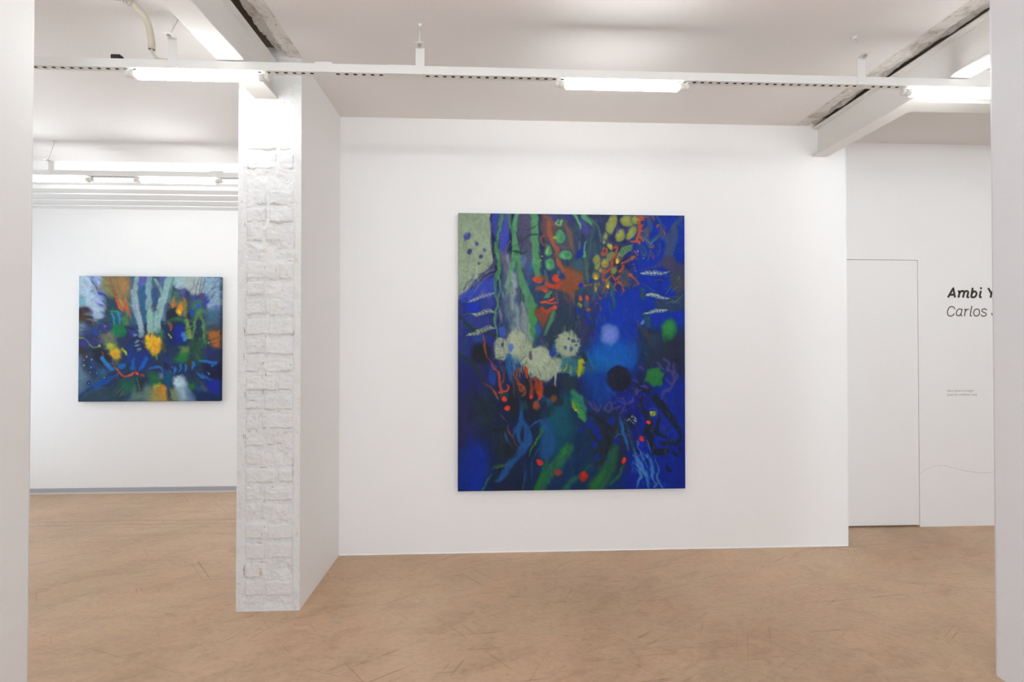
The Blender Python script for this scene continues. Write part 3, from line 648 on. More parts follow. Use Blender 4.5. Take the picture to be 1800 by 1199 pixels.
    S((60, 58, 76), [908,508, 914,520, 918,530], (3, 7, 3), 3, .8)
    B((50, 74, 100), 909, 528, 7, 8, 0, .9, .8)
    B((70, 108, 120), 901, 551, 4.5, 6, 0, .7, .8); B((70, 110, 130), 901, 571, 4, 5, 0, .8, .7)
    S((140, 148, 150), [918,535, 922,570, 925,600], (8, 14, 14), 5, .85)
    B((34, 52, 90), 886, 572, 8, 12, 0, .8, .8); B((60, 86, 180), 882, 583, 6, 10, 0, .8, .8)
    # ---- white mass in the middle left
    P((150, 160, 138), [868,600, 876,592, 890,596, 896,584, 906,578, 920,590, 928,602, 934,612, 950,610, 962,616, 968,630, 985,630, 1002,622, 1000,640, 985,652, 972,660, 962,670, 950,668, 940,662, 934,668, 926,655, 915,645, 905,634, 894,628, 882,634, 870,630, 866,615], 4)
    B((166, 174, 150), 906, 604, 14, 18, 0, .8, .9); B((150, 160, 140), 878, 612, 10, 16, 0, .6, .9); B((172, 180, 158), 945, 632, 16, 20, 0, .8, .6)
    H((160, 170, 146), 896, 620, 940, 650, 26, 4, 20, 2.2, .8); H((168, 176, 152), 935, 640, 972, 660, 20, -4, 16, 2.4, .8)
    H((170, 176, 160), 964, 630, 995, 650, 16, -16, 10, 2, .6); H((164, 170, 150), 868, 600, 884, 630, 18, -7, 5, 1.6, .7)
    S((170, 180, 158), [976,645, 975,660, 974,676], (4, 3, 1), 1.6); S((164, 172, 156), [930,640, 931,658, 931,672], (7, 7, 1.4), 1.6)
    S((170, 180, 160), [984,640, 980,646, 975,652], (2, 3, 1), 1.6, .8)
    B((62, 76, 100), 931.5, 659.5, 2.4, 3, 0, .5); B((88, 80, 98), 931, 626, 3, 7, -15, .6, .95)
    B((84, 110, 180), 896.5, 611, 4.5, 7, 0, .7); B((56, 62, 110), 880.5, 606, 2.6, 3, 0, .5); B((90, 104, 140), 887, 597, 2.6, 3.4, 0, .7, .8)
    S((90, 94, 100), [870,602, 876,612, 878,604], (1, 2, 1), 1.6, .8); S((66, 84, 96), [866,628, 874,631, 884,628], 1.6, 1.2, .8); S((90, 94, 88), [866,616, 876,617], 1, 1, .6)
    S((62, 74, 96), [912,636, 917,632, 921,627], 1.3, 1, .8); S((62, 74, 90), [916,643, 922,642, 925,637], 1.2, 1, .8)
    B((26, 44, 150), 970, 620, 6, 8, 0, .6); B((30, 86, 150), 974, 612, 6, 9, 20, .9, .7); B((44, 58, 160), 967, 622, 3, 4, 0, .6)
    S((70, 130, 170), [970,632, 978,624, 984,614], (3, 4, 2), 3, .6)
    p.smear(700, 14, 3.2, .55, .12)
    H((110, 120, 122), 870, 470, 926, 580, 70, 2, 26, 2.4, .4, 2); H((60, 78, 120), 872, 470, 926, 600, 40, 2, 22, 2, .45, 2)
    H((74, 86, 96), 898, 636, 968, 668, 30, 5, 12, 1.3, .45, 1); H((120, 130, 122), 868, 596, 985, 655, 90, 5, 10, 2.4, .4, 2); H((110, 120, 116), 866, 598, 900, 634, 20, -7, 5, 1.1, .4, 1)
    # ---- round white cell
    B((146, 158, 136), 996, 606, 22, 23, 0, .28, 1, .05); B((158, 168, 148), 990, 604, 13, 14, 0, .8, .6)
    H((150, 160, 140), 974, 590, 980, 615, 12, -6, 3, 1.2, .6); H((150, 160, 140), 985, 584, 1008, 588, 10, 2, -6, 1.2, .5)
    for x, y, r, c in [(998,595,2.8,(66,74,100)),(1006,598.5,3,(72,78,106)),(1013.5,600,2.8,(78,88,112)),(1011.5,608.5,3,(62,96,140)),(991.5,612.5,3,(60,84,110)),(1002.5,613.5,3.3,(66,88,126))]:
        B(c, x, y, r, r*1.05, 0, .6)
    # ---- teal haze with yellow below it
    P((44, 100, 120), [984,630, 1020,628, 1024,655, 1000,662, 985,655], 7, .9)
    B((40, 72, 100), 1035, 645, 12, 14, 0, .9, .7)
    S((28, 44, 54), [1022,620, 1026,632], (4, 10), 3); S((40, 104, 150), [1031,618, 1036,635, 1042,650], (2, 4, 2), 2.6, .7)
    S((158, 160, 24), [1018,636, 1018,648, 1016,659], (8, 9, 8), 2.6); S((164, 160, 34), [1022,634, 1024,638], 5, 2.4); S((140, 150, 40), [1024,648, 1023,658], 3, 2, .7)
    B((196, 200, 120), 1015.5, 658, 1.5, 1.3, 0, .6); S((150, 160, 30), [989,652, 993,648, 995,640], (3, 3, 1), 1.6); S((110, 150, 60), [1000,655, 1001,645], (4, 2), 2, .8)
    H((110, 150, 80), 990, 648, 1012, 662, 12, 0, -8, 1.2, .6); B((22, 36, 80), 994, 659, 5, 2, 0, .6)
    P((28, 48, 60), [985,662, 1010,664, 1012,690, 990,690], 7, .9)
    S((150, 164, 150), [972,648, 975,664, 974,680], (5, 4, 1), 1.6, .9)
    # ---- lavender and dark cells
    B((0, 88, 176), 1078, 626, 34, 24, 0, 1.1, .7); B((0, 96, 168), 1056, 640, 20, 14, 0, 1.1, .5); H((10, 96, 180), 1045, 600, 1115, 640, 40, 2, 14, 3, .35, 2)
    B((84, 112, 188), 1070, 589, 17, 19, 0, .5); B((104, 122, 206), 1070, 590, 10, 11, 0, .9); B((110, 112, 160), 1061, 580, 2.4, 6, 0, .8, .6)
    B((26, 28, 54), 1086, 667, 22, 23, 0, .22); B((22, 26, 44), 1088, 668, 15, 16, 0, .6)
    H((44, 58, 60), 1072, 650, 1102, 685, 26, 2, 7, 1.4, .5); H((60, 44, 70), 1072, 650, 1102, 680, 12, 4, 2, 1.2, .4)
    S((10, 66, 160), [1066,662, 1068,684, 1080,697], (2, 4, 4), 4, .7)
    # ---- green patches right
    B((34, 108, 62), 1177, 579, 14, 19, 10, .6); B((42, 128, 66), 1176, 577, 9, 12, 0, .9)
    P((34, 106, 56), [1136,650, 1146,648, 1158,645, 1160,655, 1168,656, 1163,670, 1165,680, 1150,682, 1140,676, 1131,672, 1134,664], 3.4)
    B((34, 110, 58), 1149, 665, 11, 13, 0, .5)
    S((60, 120, 66), [1168,574, 1166,592, 1170,604], (2, 3, 1), 2, .5)
    # ---- purple webs right
    for pts in [[1166,632,1176,640,1172,652,1182,656,1186,670],[1186,636,1184,650,1190,664,1180,676,1172,668],[1164,650,1156,640],[1124,646,1130,652],[1186,670,1180,684,1168,690,1164,702]]:
        S((70, 66, 128), pts, (3, 6, 4), 3.2, .85)
    for pts in [[1112,668,1120,676,1118,690,1110,700],[1092,700,1098,712,1092,725],[1076,712,1086,706,1098,712,1108,706,1122,690,1130,684],[1074,722,1086,716,1094,722],[1110,684,1118,694,1108,706],[1134,692,1128,712],[1056,712,1050,724,1044,714,1040,708],[1084,700,1094,702],[1100,722,1088,730],[1122,680,1134,680,1144,690],[1030,702,1038,716,1048,726],[1062,716,1068,708,1072,716,1068,726,1062,722,1062,716]]:
        S((72, 62, 130), pts, (2.4, 4.4, 2.4), 2.2, .8)
    H((60, 58, 120), 1075, 690, 1130, 730, 22, 6, -8, 2, .5)
    for x, y in [(1080,706),(1104,700),(1090,716),(1116,700),(1096,730)]: B((4, 36, 150), x, y, 3.4, 4.4, 30, .6, .8)
    # ---- dark branches lower right
    for pts, w in [([1130,700,1126,716,1134,728,1142,744,1144,765,1146,790],(5,8,9,9,10,5)),([1150,700,1160,712,1174,730,1188,750,1197,765,1198,776],(10,14,12,10,7,3)),([1198,776,1188,780,1175,782,1160,782],(5,10,10,4)),([1146,798,1160,797,1170,796],(8,14,10)),([1030,728,1050,738,1068,750,1076,760],(3,6,8,5)),([1128,684,1138,688,1144,684],(4,9,4)),([1118,676,1122,682],(4,5)),([1184,632,1190,636],(6,8)),([1172,822,1175,830],(3,6)),([1184,800,1190,804],(6,5)),([1196,792,1199,794],(5,4)),([1106,730,1102,745,1112,752],(6,9,7)),([1064,760,1070,780,1064,800],(8,9,4)),([1140,740,1136,770,1150,790],(9,12,8)),([1158,740,1154,762,1170,770],(7,9,7)),([1100,746,1098,762,1108,786,1116,795],(6,8,9,7))]:
        S((22, 30, 44), pts, w, 3, .9)
    P((6, 40, 156), [1160,752, 1180,744, 1192,768, 1165,768], 4); B((24, 40, 90), 1173, 757, 5, 6, 0, .8, .7); B((30, 46, 96), 1164, 764, 5, 4, 0, .7, .6)
    P((6, 36, 150), [1122,770, 1135,768, 1138,785, 1128,792, 1120,785], 3, .8); P((2, 34, 140), [1076,772, 1086,770, 1088,784, 1080,788], 3, .9)
    for x, y, a, b_ in [(1036,748,8,7),(1046,760,6,9),(1052,770,5,6),(1043,784,6,7),(1048,806,5,6),(1074,742,8,6),(1018,758,5,6)]: B((4, 34, 138), x, y, a, b_, 20, .6, .9)
    # ---- yellow-white buds
    B((150, 160, 40), 1147, 729, 5.6, 5, 20, .4); B((196, 190, 70), 1144, 726.5, 3, 2, 0, .5); S((110, 120, 120), [1141,722,1150,720,1155,728,1152,736], 1, .9, .7)
    for x, y in [(1105,739),(1109,741),(1114,740),(1112,745),(1107,737),(1116,736),(1111,733),(1117,742),(1103,741)]: B((168, 176, 110), x, y, 1.7, 1.3, 30, .6, .9)
    S((150, 160, 120), [1111,731, 1115,734, 1117,740], .9, .8, .9)
    # ---- blue jets lower right
    S((20, 88, 160), [1088,735, 1092,756, 1099,776, 1104,795], (2, 6, 5, 2), 2.6); S((36, 66, 110), [1098,738, 1104,760, 1112,790], (3, 8, 6), 6, .8)
    S((50, 96, 150), [1078,772, 1084,766, 1096,764], (1, 1.6, 1), 1.2, .7)
    for pts, w in [([1113,790,1117,805,1126,820,1131,832,1140,845],(1.5,3,4,4,2)),([1116,778,1124,795,1130,808,1136,822],(1,2.4,4,2)),([1120,820,1126,836,1120,850,1118,862],(3,5,4,2)),([1134,802,1142,812,1148,820],(3,3,1)),([1142,816,1147,828,1144,842,1152,855],(2,7,4,2)),([1152,812,1158,826,1154,842,1160,856,1164,864],(1.5,3,4,4,2)),([1136,777,1141,788,1143,800],(1,2.4,1)),([1112,815,1122,822,1130,834,1138,850,1140,860],(2,3,3,5,2)),([1126,800,1120,806,1112,814],(2,2,1)),([1110,800,1118,812,1124,826],(2,4,2)),([1150,860,1154,850],(4,1))]:
        S((66, 120, 182), pts, w, 2, .8)
    H((60, 116, 180), 1108, 795, 1150, 835, 34, 8, 16, 1.6, .7); H((30, 90, 170), 1116, 840, 1180, 860, 20, 4, 14, 2, .4); S((96, 110, 160), [1120,776, 1121,784], 3, 2, .7)
    # ---- green ribbons at the foot
    S((30, 92, 70), [1000,790, 985,806, 968,826, 955,846, 945,866], (14, 20, 18, 18, 16), 7, .95)
    S((28, 108, 40), [958,812, 952,832, 940,862], (5, 8, 8), 5, .8); S((36, 112, 44), [996,782, 988,796, 982,805], (3, 9, 4), 4, .8)
    S((34, 92, 76), [1035,820, 1022,834, 1005,845, 994,858, 988,866], (3, 5, 9, 12, 10), 4, .85)
    S((30, 82, 62), [1080,790, 1070,820, 1055,845, 1040,868], (10, 24, 26, 26), 9, .95); S((32, 108, 48), [1062,830, 1050,845, 1038,866], (4, 10, 10), 5, .8)
    S((36, 90, 56), [1094,820, 1086,838, 1072,852], (3, 7, 6), 4, .8); S((20, 80, 110), [1068,800, 1066,815], (4, 5), 3, .6)
    S((44, 110, 38), [955,752, 946,766, 936,784, 928,802], (5, 4, 3.4, 1), 1.8); S((40, 90, 60), [862,824, 874,818, 890,816, 904,806], (2, 5, 6, 3), 3, .8)
    S((46, 104, 42), [848,862, 854,846, 862,833], (3, 3, 2), 1.8); S((52, 110, 40), [872,823, 882,819], (3, 3), 2, .8); S((40, 80, 110), [949,786, 941,797, 934,810], (1, 2, 1), 1.6, .7)
    S((30, 60, 64), [1060,700, 1010,790, 985,830], (3, 3, 1), 3, .3); H((34, 70, 70), 985, 780, 1060, 830, 20, -16, 22, 3, .4)
    # ---- blue figures lower left
    S((22, 74, 134), [908,688, 913,715, 914,740, 908,765, 918,785], (3, 6, 8, 8, 4), 2.4); S((26, 76, 140), [918,742, 924,755, 926,775, 912,795, 896,815, 880,838, 870,846], (8, 10, 14, 14, 14, 10, 3), 4, .9)
    S((20, 70, 130), [912,744, 904,756, 898,770], (5, 6, 2), 3, .8); S((22, 84, 150), [950,738, 938,744, 930,752], (3, 3, 1.4), 1.8); S((24, 76, 140), [954,724, 956,740, 962,770, 958,800], (10, 14, 26, 20), 8, .75)
    S((30, 92, 140), [883,758, 890,775, 899,787, 904,791], (1, 4, 5, 3), 2, .8); S((34, 80, 140), [946,714, 944,705, 949,698, 957,698, 962,705, 960,716], 4.4, 2); B((36, 48, 90), 955, 708, 4, 5, 0, .6)
    S((28, 86, 150), [893,626, 893,648, 897,668, 905,690], (9, 9, 6, 3), 3, .85); B((30, 84, 150), 903, 640, 9, 14, 0, .9, .5)
    P((12, 74, 96), [962,700, 990,705, 1000,760, 975,770, 960,740], 8, .7)
    H((24, 84, 150), 915, 800, 935, 830, 10, 0, 34, 1.2, .6, 1); S((90, 120, 160), [919,826, 919,850, 917,862], .8, .8, .6)
    # ---- black gaps
    for x, y, a, b_, an, al in [(845,622,18,20,0,.95),(928,690,15,26,0,.8),(902,700,13,30,0,.7),(950,722,20,14,0,.5),(966,690,15,12,0,.8),(876,757,12,5,-10,.85),(895,790,12,18,0,.7),(978,706,10,10,0,.7),(860,655,8,10,0,.4)]:
        B((24, 26, 36), x, y, a, b_, an, .7, al)
    S((30, 50, 52), [806,556, 818,568, 834,582, 848,582, 868,590], (4, 5, 6, 5, 6), 3); S((28, 44, 54), [806,622, 822,634, 838,650, 846,670, 856,688], (6, 7, 7, 5, 3), 3)
    B((28, 66, 140), 841, 595, 10, 8, 0, .9, .7); B((16, 60, 150), 864, 660, 6, 20, 0, .8, .8); B((38, 60, 120), 812, 610, 10, 16, 0, .9, .5)
    B((24, 64, 60), 920, 715, 5, 8, 0, .8, .8); B((26, 70, 60), 886, 696, 8, 6, 0, .8, .7); H((36, 62, 60), 826, 690, 866, 750, 26, 8, 6, 3, .4)
    p.smear(500, 12, 3, .5, .16)
    # ---- orange threads
    O = (150, 62, 34)
    S(O, [845,586, 850,600, 850,612, 853,624, 860,634, 868,646, 875,656], (1.2, 2.6, 3.6, 2, 1.4, 2, 2.8), 1.2); S((196, 62, 34), [864,641, 869,650], 2.2, 1.2)
    S((160, 60, 34), [874,656, 877,668, 878,680, 881,690], (4, 3.4, 4, 5), 1.4); S((176, 62, 36), [876,690, 884,690, 890,688, 892,680, 889,678], (3.6, 3.4, 2.8, 2), 1.4); S((110, 66, 40), [884,658, 884,670, 880,676], (3, 3, 2), 1.6)
    S((120, 58, 38), [848,674, 860,682, 866,690], (1.2, 2.6, 3), 1.4); S((146, 66, 40), [866,690, 873,700], (5, 4), 1.6)
    S((120, 60, 40), [908,650, 906,660, 909,675, 913,688, 920,680, 919,692, 915,698], (4, 5, 4, 6, 4, 5, 2), 1.8); S((150, 66, 36), [907,675, 914,677, 919,684], (3, 4, 4), 1.6)
    S((170, 60, 34), [921,648, 923,656, 926,664], (5, 5, 3), 1.6); B((176, 60, 34), 922, 652, 3.4, 4.6, 0, .5); S((110, 60, 40), [893,663, 900,668, 902,682, 902,700], (1.4, 1.6, 2, 1), 1.4, .8)
    S((120, 52, 40), [930,670, 934,684, 932,698], (5, 7, 7), 2.6); B((210, 48, 32), 931.5, 698, 3.2, 4, 0, .5); S((140, 54, 32), [941,665, 942,680, 946,700], (4, 8, 4), 2.4)
    S((150, 58, 32), [948,672, 949,690, 946,704], (6, 8, 3), 2.6); S((190, 52, 32), [945,690, 946,702], (3, 3), 1.8)
    for x, y, a, b_ in [(886,702.5,4.8,4),(891,718,4.8,4.8)]: B((214, 52, 34), x, y, a, b_, 20, .4); 
    S((120, 50, 90), [877,728, 884,734, 889,741], (1, 1.6, 1), 1.2, .8); B((140, 66, 40), 940.5, 714, 6, 8, 0, .8, .9); B((116, 66, 40), 971, 702, 5.5, 7, 0, .8, .9)
    S((136, 52, 60), [893,748, 893,762, 899,770, 905,780, 911,790], (1, 3, 1.6, 1.4, 1), 1.4, .8)
    # ---- red dots at the foot
    for x, y, a, b_, an, c in [(946.5,813,6.4,5.4,35,(204,48,34)),(979,832,8,6.2,15,(130,56,44)),(1024,840,8,10,20,(150,40,28)),(1025,835,5,5,0,(188,38,26)),(1138.5,745.5,4.2,3.4,15,(232,58,38)),(1127.5,774,3.8,4.6,0,(214,44,30)),(1096,812,4,5.2,30,(206,44,32))]:
        B(c, x, y, a, b_, an, .45)
    # ---- green-yellow wedge
    S((40, 120, 96), [1005,690, 1015,705, 1022,722, 1027,740], (10, 18, 16, 4), 6, .9); S((56, 134, 78), [1002,702, 1012,716, 1020,730, 1027,742], (4, 12, 12, 2), 3, .9); S((140, 150, 40), [1003,708, 1009,720, 1014,727], (3, 5, 3), 2.6, .9); B((200, 200, 70), 1009.5, 722, 1.8, 2, 0, .6)
    S((26, 70, 54), [1019,719, 1024,722], (2, 1), 1.2, .8)
    # ---- upper middle: green cells among rust
    P((104, 72, 74), [950,376, 975,376, 985,400, 970,420, 955,425, 948,400], 6, .8); P((74, 78, 86), [985,376, 1005,400, 1010,450, 990,460, 980,420], 6, .6)
    S((150, 80, 62), [962,390, 964,408, 972,426, 978,440, 981,460, 988,476], (8, 9, 9, 7, 7, 9), 3); S((112, 80, 72), [993,390, 998,410, 1003,430, 1008,445], (6, 7, 6, 3), 3, .9)
    S((126, 80, 62), [956,378, 966,386, 974,398], (4, 4, 2), 2.4, .8); S((130, 76, 68), [958,412, 948,418, 952,430, 964,428], (3, 4, 4, 3), 2.4, .9); S((96, 78, 84), [980,432, 995,436, 1005,430], (4, 5, 3), 3, .8)
    S((160, 76, 48), [973,445, 971,455], (2.4, 2), 1.4)
    for x, y, a, b_ in [(982,416,10,13),(992,448,12,10.5),(965,464,10,11.5),(962,440,8,11)]:
        B((52, 66, 92), x, y, a+1.6, b_+1.6, 0, .3, .7); B((74, 142, 102), x, y, a-1, b_-1, 0, .35, 1, .03); B((96, 166, 120), x-2.5, y+2, a*.4, b_*.4, 0, .9, .8); B((64, 118, 92), x+3, y-1, a*.4, b_*.4, 0, .9, .6)
    S((60, 110, 90), [974,408, 980,418, 990,420, 994,408], (2, 2, 2), 1.6, .5); S((170, 170, 50), [962,434, 959,440, 960,444], (3, 4, 2), 1.6); B((130, 160, 60), 974, 418, 4, 3, 0, .7)
    S((104, 172, 124), [980,386, 976,392, 984,394, 986,388], (4, 3, 4, 5), 2.4); S((44, 56, 150), [970,378, 975,386], (6, 5), 3, .8); S((48, 56, 130), [992,376, 1000,384, 1002,392], (10, 8, 4), 4, .9)
    S((82, 158, 116), [1008,376, 1014,386, 1019,400], (5, 5, 3), 2); S((80, 148, 104), [1024,378, 1034,386, 1040,392], (9, 8, 3), 3, .9); S((66, 62, 140), [1020,386, 1028,400, 1030,408], (6, 14, 8), 5, .9)
    S((70, 110, 110), [1038,384, 1050,396, 1054,412, 1054,424], (3, 4, 3, 2), 2.6, .7); S((10, 36, 150), [1022,432, 1018,446, 1012,458], (6, 9, 3), 3); S((92, 160, 118), [1027,424, 1026,440, 1026,450], (2.2, 2.2, 5), 1.6); B((64, 100, 110), 1018, 432, 3, 8, 0, .8, .7)
    S((54, 84, 96), [1040,404, 1036,430, 1032,460, 1030,490], (4, 4, 5, 3), 3, .7); B((52, 92, 104), 1015, 464, 12, 10, 0, .8, .7); S((82, 104, 84), [1029,455, 1030,480, 1031,495], (4, 5, 3), 3, .7)
    S((20, 30, 60), [952,446, 952,470, 953,486], (1, 1.4, .6), 1, .8); S((60, 110, 130), [955,475, 958,490, 957,500], (3, 6, 4), 3, .8); B((176, 150, 60), 951, 450, 1.6, 1.6, 0, .6); B((150, 160, 60), 948, 459, 1.4, 1.4, 0, .6)
    # ---- rust cloud and red lips
    P((134, 72, 46), [990,468, 1006,470, 1020,484, 1022,500, 1010,512, 1005,530, 998,515, 985,512, 970,508, 984,492], 7, .95); B((120, 76, 48), 1016, 488, 8, 14, 20, .9, .6)
    B((196, 66, 36), 977, 489, 8, 8, 0, .6); S((180, 62, 36), [958,496, 965,503, 975,503, 984,498], (5, 9, 8, 3), 3); B((184, 66, 38), 943, 492, 8, 5, 10, .6); B((150, 74, 50), 950, 488, 8, 5, 0, .9, .6)
    S((150, 72, 56), [944,508, 954,506, 960,512], (8, 10, 4), 4, .9); S((206, 66, 42), [950,510, 957,514], (3, 4), 2); B((30, 54, 120), 986, 486, 6, 6, 0, .6); B((30, 100, 130), 979, 478, 3, 2.6, 0, .7)
    S((66, 130, 90), [966,514, 961,520, 957,524], (4, 9, 5), 3); S((222, 74, 52), [963,528, 968,526, 972,524], (2.4, 3.4, 1.4), 1.2); S((206, 76, 52), [950,532, 960,533, 968,534, 977,533], (5, 4.4, 3.4, 1.2), 1.6); S((224, 70, 48), [959,546, 967,545, 973,541], (3, 6, 6.5), 1.8)
    P((122, 64, 44), [940,542, 950,540, 962,545, 975,543, 964,556, 958,570, 952,578, 946,566, 939,552], 5); S((190, 66, 40), [950,544, 962,548], (4, 5), 3, .8); S((72, 128, 92), [971,549, 968,562, 962,575, 957,588], (6, 8, 7, 4), 3, .9)
    B((40, 90, 160), 943, 580, 5, 12, 0, .9, .7); H((150, 80, 60), 970, 505, 1005, 530, 22, 1, 18, 2, .5, 1); H((56, 84, 76), 985, 540, 1020, 580, 18, -2, 16, 4, .5, 1)
    S((112, 90, 70), [1008,518, 1007,535], (4, 3), 3, .7)
    p.smear(420, 9, 2.2, .5, .12)
    # ---- yellow-green cells
    Yg = (134, 140, 70)
    for x, y, a, b_, an in [(1074,392,8,18,12),(1102,386,13,10,10),(1090,412,8,12,25),(1109,408,7,14,28),(1118,384,8,8,0),(1062,418,4,10,10),(1048,460,6,13,5),(1056,475,5,4,0),(1062,462,6,8,10)]:
        B((70, 74, 110), x, y, a+2.5, b_+2.5, an, .4, .55)
        B(Yg, x, y, a, b_, an, .4, .95); B((150, 156, 82), x-1, y-1, a*.5, b_*.55, an, .9, .7)
    for x, y, a, b_, an in [(1072,450,7,10,30),(1078,474,6,7,20),(1046,458,5,9,0)]: B((122, 132, 76), x, y, a, b_, an, .5, .9)
    P((96, 134, 98), [1084,446, 1092,434, 1104,430, 1114,428, 1108,438, 1100,446, 1092,452], 2.6)
    for i in range(6): S((44, 72, 62), [1088+4.4*i,436-i, 1091+4.2*i,442-1.6*i, 1093+4*i,449-3*i], (1, 2.2, 1), 1.4, .8)
    B((156, 156, 60), 1071, 431, 4, 7, -10, .5); B((180, 170, 60), 1072, 430, 2, 4, 0, .7)
    P((60, 60, 128), [1082,402, 1086,392, 1092,398, 1086,408], 2.4, .8); P((60, 58, 130), [1096,404, 1104,396, 1104,404, 1098,416], 2.4, .8); S((56, 60, 104), [1060,418, 1072,424, 1086,430, 1104,426], (3, 6, 5, 3), 3, .7)
    for x, y, r in [(1061.5,463,4.5),(1045,486,7),(1077,476,8.5)]: pass
    B((60, 66, 60), 1077, 476, 8.4, 9.4, 0, .3, .8); B((112, 122, 78), 1076.5, 475.5, 5.6, 6.6, 0, .5)
    B((70, 78, 90), 1097, 488, 11, 14, 0, .6, .8); B((52, 56, 84), 1110, 494, 10, 12, 0, .8, .6)
    # ---- rust coral network
    R_ = (168, 76, 54)
    S(R_, [1057,441, 1060,436, 1065,439, 1064,445, 1059,447, 1057,441], 3.6, 1.4)
    for pts, w in [([1076,434,1084,434,1082,442,1078,450,1074,460,1070,466],(4,4.6,4,3.6,4,3)),([1056,470,1060,480,1064,476,1072,470,1076,460],(3,4,5,4,3)),([1060,480,1056,486,1062,492,1070,488,1074,484],(3,4,4,3,2)),([1064,492,1062,504,1058,515],(2.4,2,1.4)),([1052,498,1056,490],(2,2)),([1092,462,1100,458,1108,454,1114,451],(4,3.4,3.4,5)),([1088,478,1092,474,1096,466],(4,5,2)),([1106,481,1112,486,1118,492,1122,498],(4.6,3,2.4,3)),([1076,486,1082,494,1090,500,1094,512],(3,5,5,3)),([1084,490,1088,486],(4,3)),([1080,498,1078,506,1084,512],(3,2,2)),([1120,378,1130,384,1128,392,1122,398],(5,7,5,6)),([1124,380,1140,380],(5,3)),([1122,388,1124,402,1122,414],(7,7,7)),([1124,402,1136,404,1138,412,1132,416],(6,6,5,2)),([1122,414,1118,422,1108,424],(9,6,2)),([1120,420,1124,428],(8,4)),([1126,416,1130,422],(5,4)),([1116,440,1120,448],(5,3)),([1142,432,1148,434,1150,430],(3,3,2)),([1146,444,1150,450,1147,454,1144,448],1.6),([1014,508,1022,504,1030,502,1038,498],(1,1.8,2,2)),([1022,498,1026,504],(2.4,1.6)),([1148,378,1150,384],(4,2)),([1156,396,1160,392],(4,3)),([1166,404,1170,410],(4,3))]:
        S(R_, pts, w, 1.5, .92)
    for pts in [[1148,516,1144,530,1050,540],]: pass
    B((190, 78, 46), 1107.5, 482, 3.2, 3.2, 0, .5); B((150, 92, 50), 1111, 452.5, 2.6, 2.6, 0, .6); B((170, 110, 60), 1113, 462.5, 1.4, 1.4, 0, .6)
    B((44, 50, 110), 1061.2, 441.5, 1.8, 2, 0, .5); B((30, 40, 120), 1131, 398, 3.6, 3.6, 0, .5); B((30, 44, 120), 1129, 388, 3, 3, 0, .5); B((44, 66, 90), 1122.5, 418.5, 2.4, 2, 0, .6); B((36, 44, 110), 1150, 388, 4, 3, 0, .5); B((50, 56, 90), 1081.5, 437, 1.8, 1.6, 0, .6); B((30, 40, 60), 1082,494.5,1.6,1.6,0,.6)
    for x, y, a, b_ in [(1045,486.5,5.6,6.8),(1084.5,457.5,3.2,7.5),(1067,501,3.2,8),(1046,508,2.6,7.5)]:
        B((130, 128, 64), x, y-2, a*1.25, b_*1.2, 0, .6, .8); B((214, 166, 44), x, y+1, a*.72, b_*.72, 0, .6); B((240, 200, 60), x, y+2, a*.4, b_*.42, 0, .7)
    B((206, 136, 46), 1044.5, 485, 3.6, 3.4, 0, .7, .9); B((176, 120, 56), 1062, 464, 3, 3, 0, .8, .9)
    B((150, 110, 70), 1052, 500, 1.6, 4, 0, .7, .8); S((200, 204, 190), [1122,438, 1122,441], 1.6, 1, .8); B((190, 190, 180), 1129.5, 452.5, .9, .9, 0, .7)
    for x, y, a, b_, c in [(1020,525,3.4,4.4,(196,76,52)),(1031,525,3.4,5.8,(180,66,46)),(1032.5,545,3,4,(184,72,50)),(1018,536,3,4.6,(128,140,50)),(1054,543,2.4,4,(120,50,70)),(1054,524,2,2.4,(150,50,70)),(1048,532,1.6,1.6,(150,50,70))]: B(c, x, y, a, b_, -15, .5)
    H((150, 74, 62), 1040, 505, 1070, 535, 16, -8, 10, 1.2, .6); B((44, 96, 120), 1030, 535, 5, 6, 0, .8, .7)
    for x, y, a, b_ in [(1060,531,4,8),(1015,546,4,8),(1030,553,6,7),(1068,548,6,7),(1054,492,3,5),(1020,502,4,4),(1036,494,3,3),(1082,518,5,8),(1105,515,5,12),(1033,566,4,5),(1049,560,4,12)]: B((0, 40, 160), x, y, a, b_, 8, .6, .9)
    S((50, 88, 92), [1074,500, 1076,520, 1080,540], (6, 8, 4), 4, .8); S((54, 90, 84), [1030,545, 1036,560], (3, 4), 3, .5); H((52, 84, 88), 1000, 500, 1080, 560, 34, 1, 18, 3, .5, 1)
    H((44, 66, 110), 1075, 540, 1125, 600, 44, 5, 14, 1.6, .5, 2); H((34, 60, 90), 1095, 590, 1140, 640, 34, 7, 12, 2.4, .5, 2); H((66, 74, 70), 1090, 540, 1130, 580, 16, 3, 10, 1.2, .5, 2)
    # ---- upper right: dusky web over ultramarine
    Dk = (62, 78, 108)
    for pts, w in [([1140,380,1142,395,1136,410,1140,425],(8,12,14,8)),([1156,378,1162,392,1160,410,1152,420],(5,5,6,4)),([1166,392,1168,400],(3,2)),([1200,378,1190,390,1182,402,1176,414,1164,412],(8,10,10,12,6)),([1186,396,1188,420,1184,436],(10,12,8)),([1178,420,1176,440,1180,460],(10,16,16)),([1127,410,1136,418,1144,424,1142,432],(2,3,6,4)),([1156,414,1146,422],(3,6)),([1130,430,1136,442,1130,448,1126,436],(3,5,4,3)),([1158,424,1161,436,1158,448],(2,4,2)),([1144,440,1140,450,1138,456],(5,4,2))]:
        S(Dk, pts, w, 3, .75)
    for pts in [[1128,414,1136,420,1143,426],[1156,416,1148,423,1144,434]]: S((74, 122, 132), pts, (1.4, 3, 2), 1.8, .85)
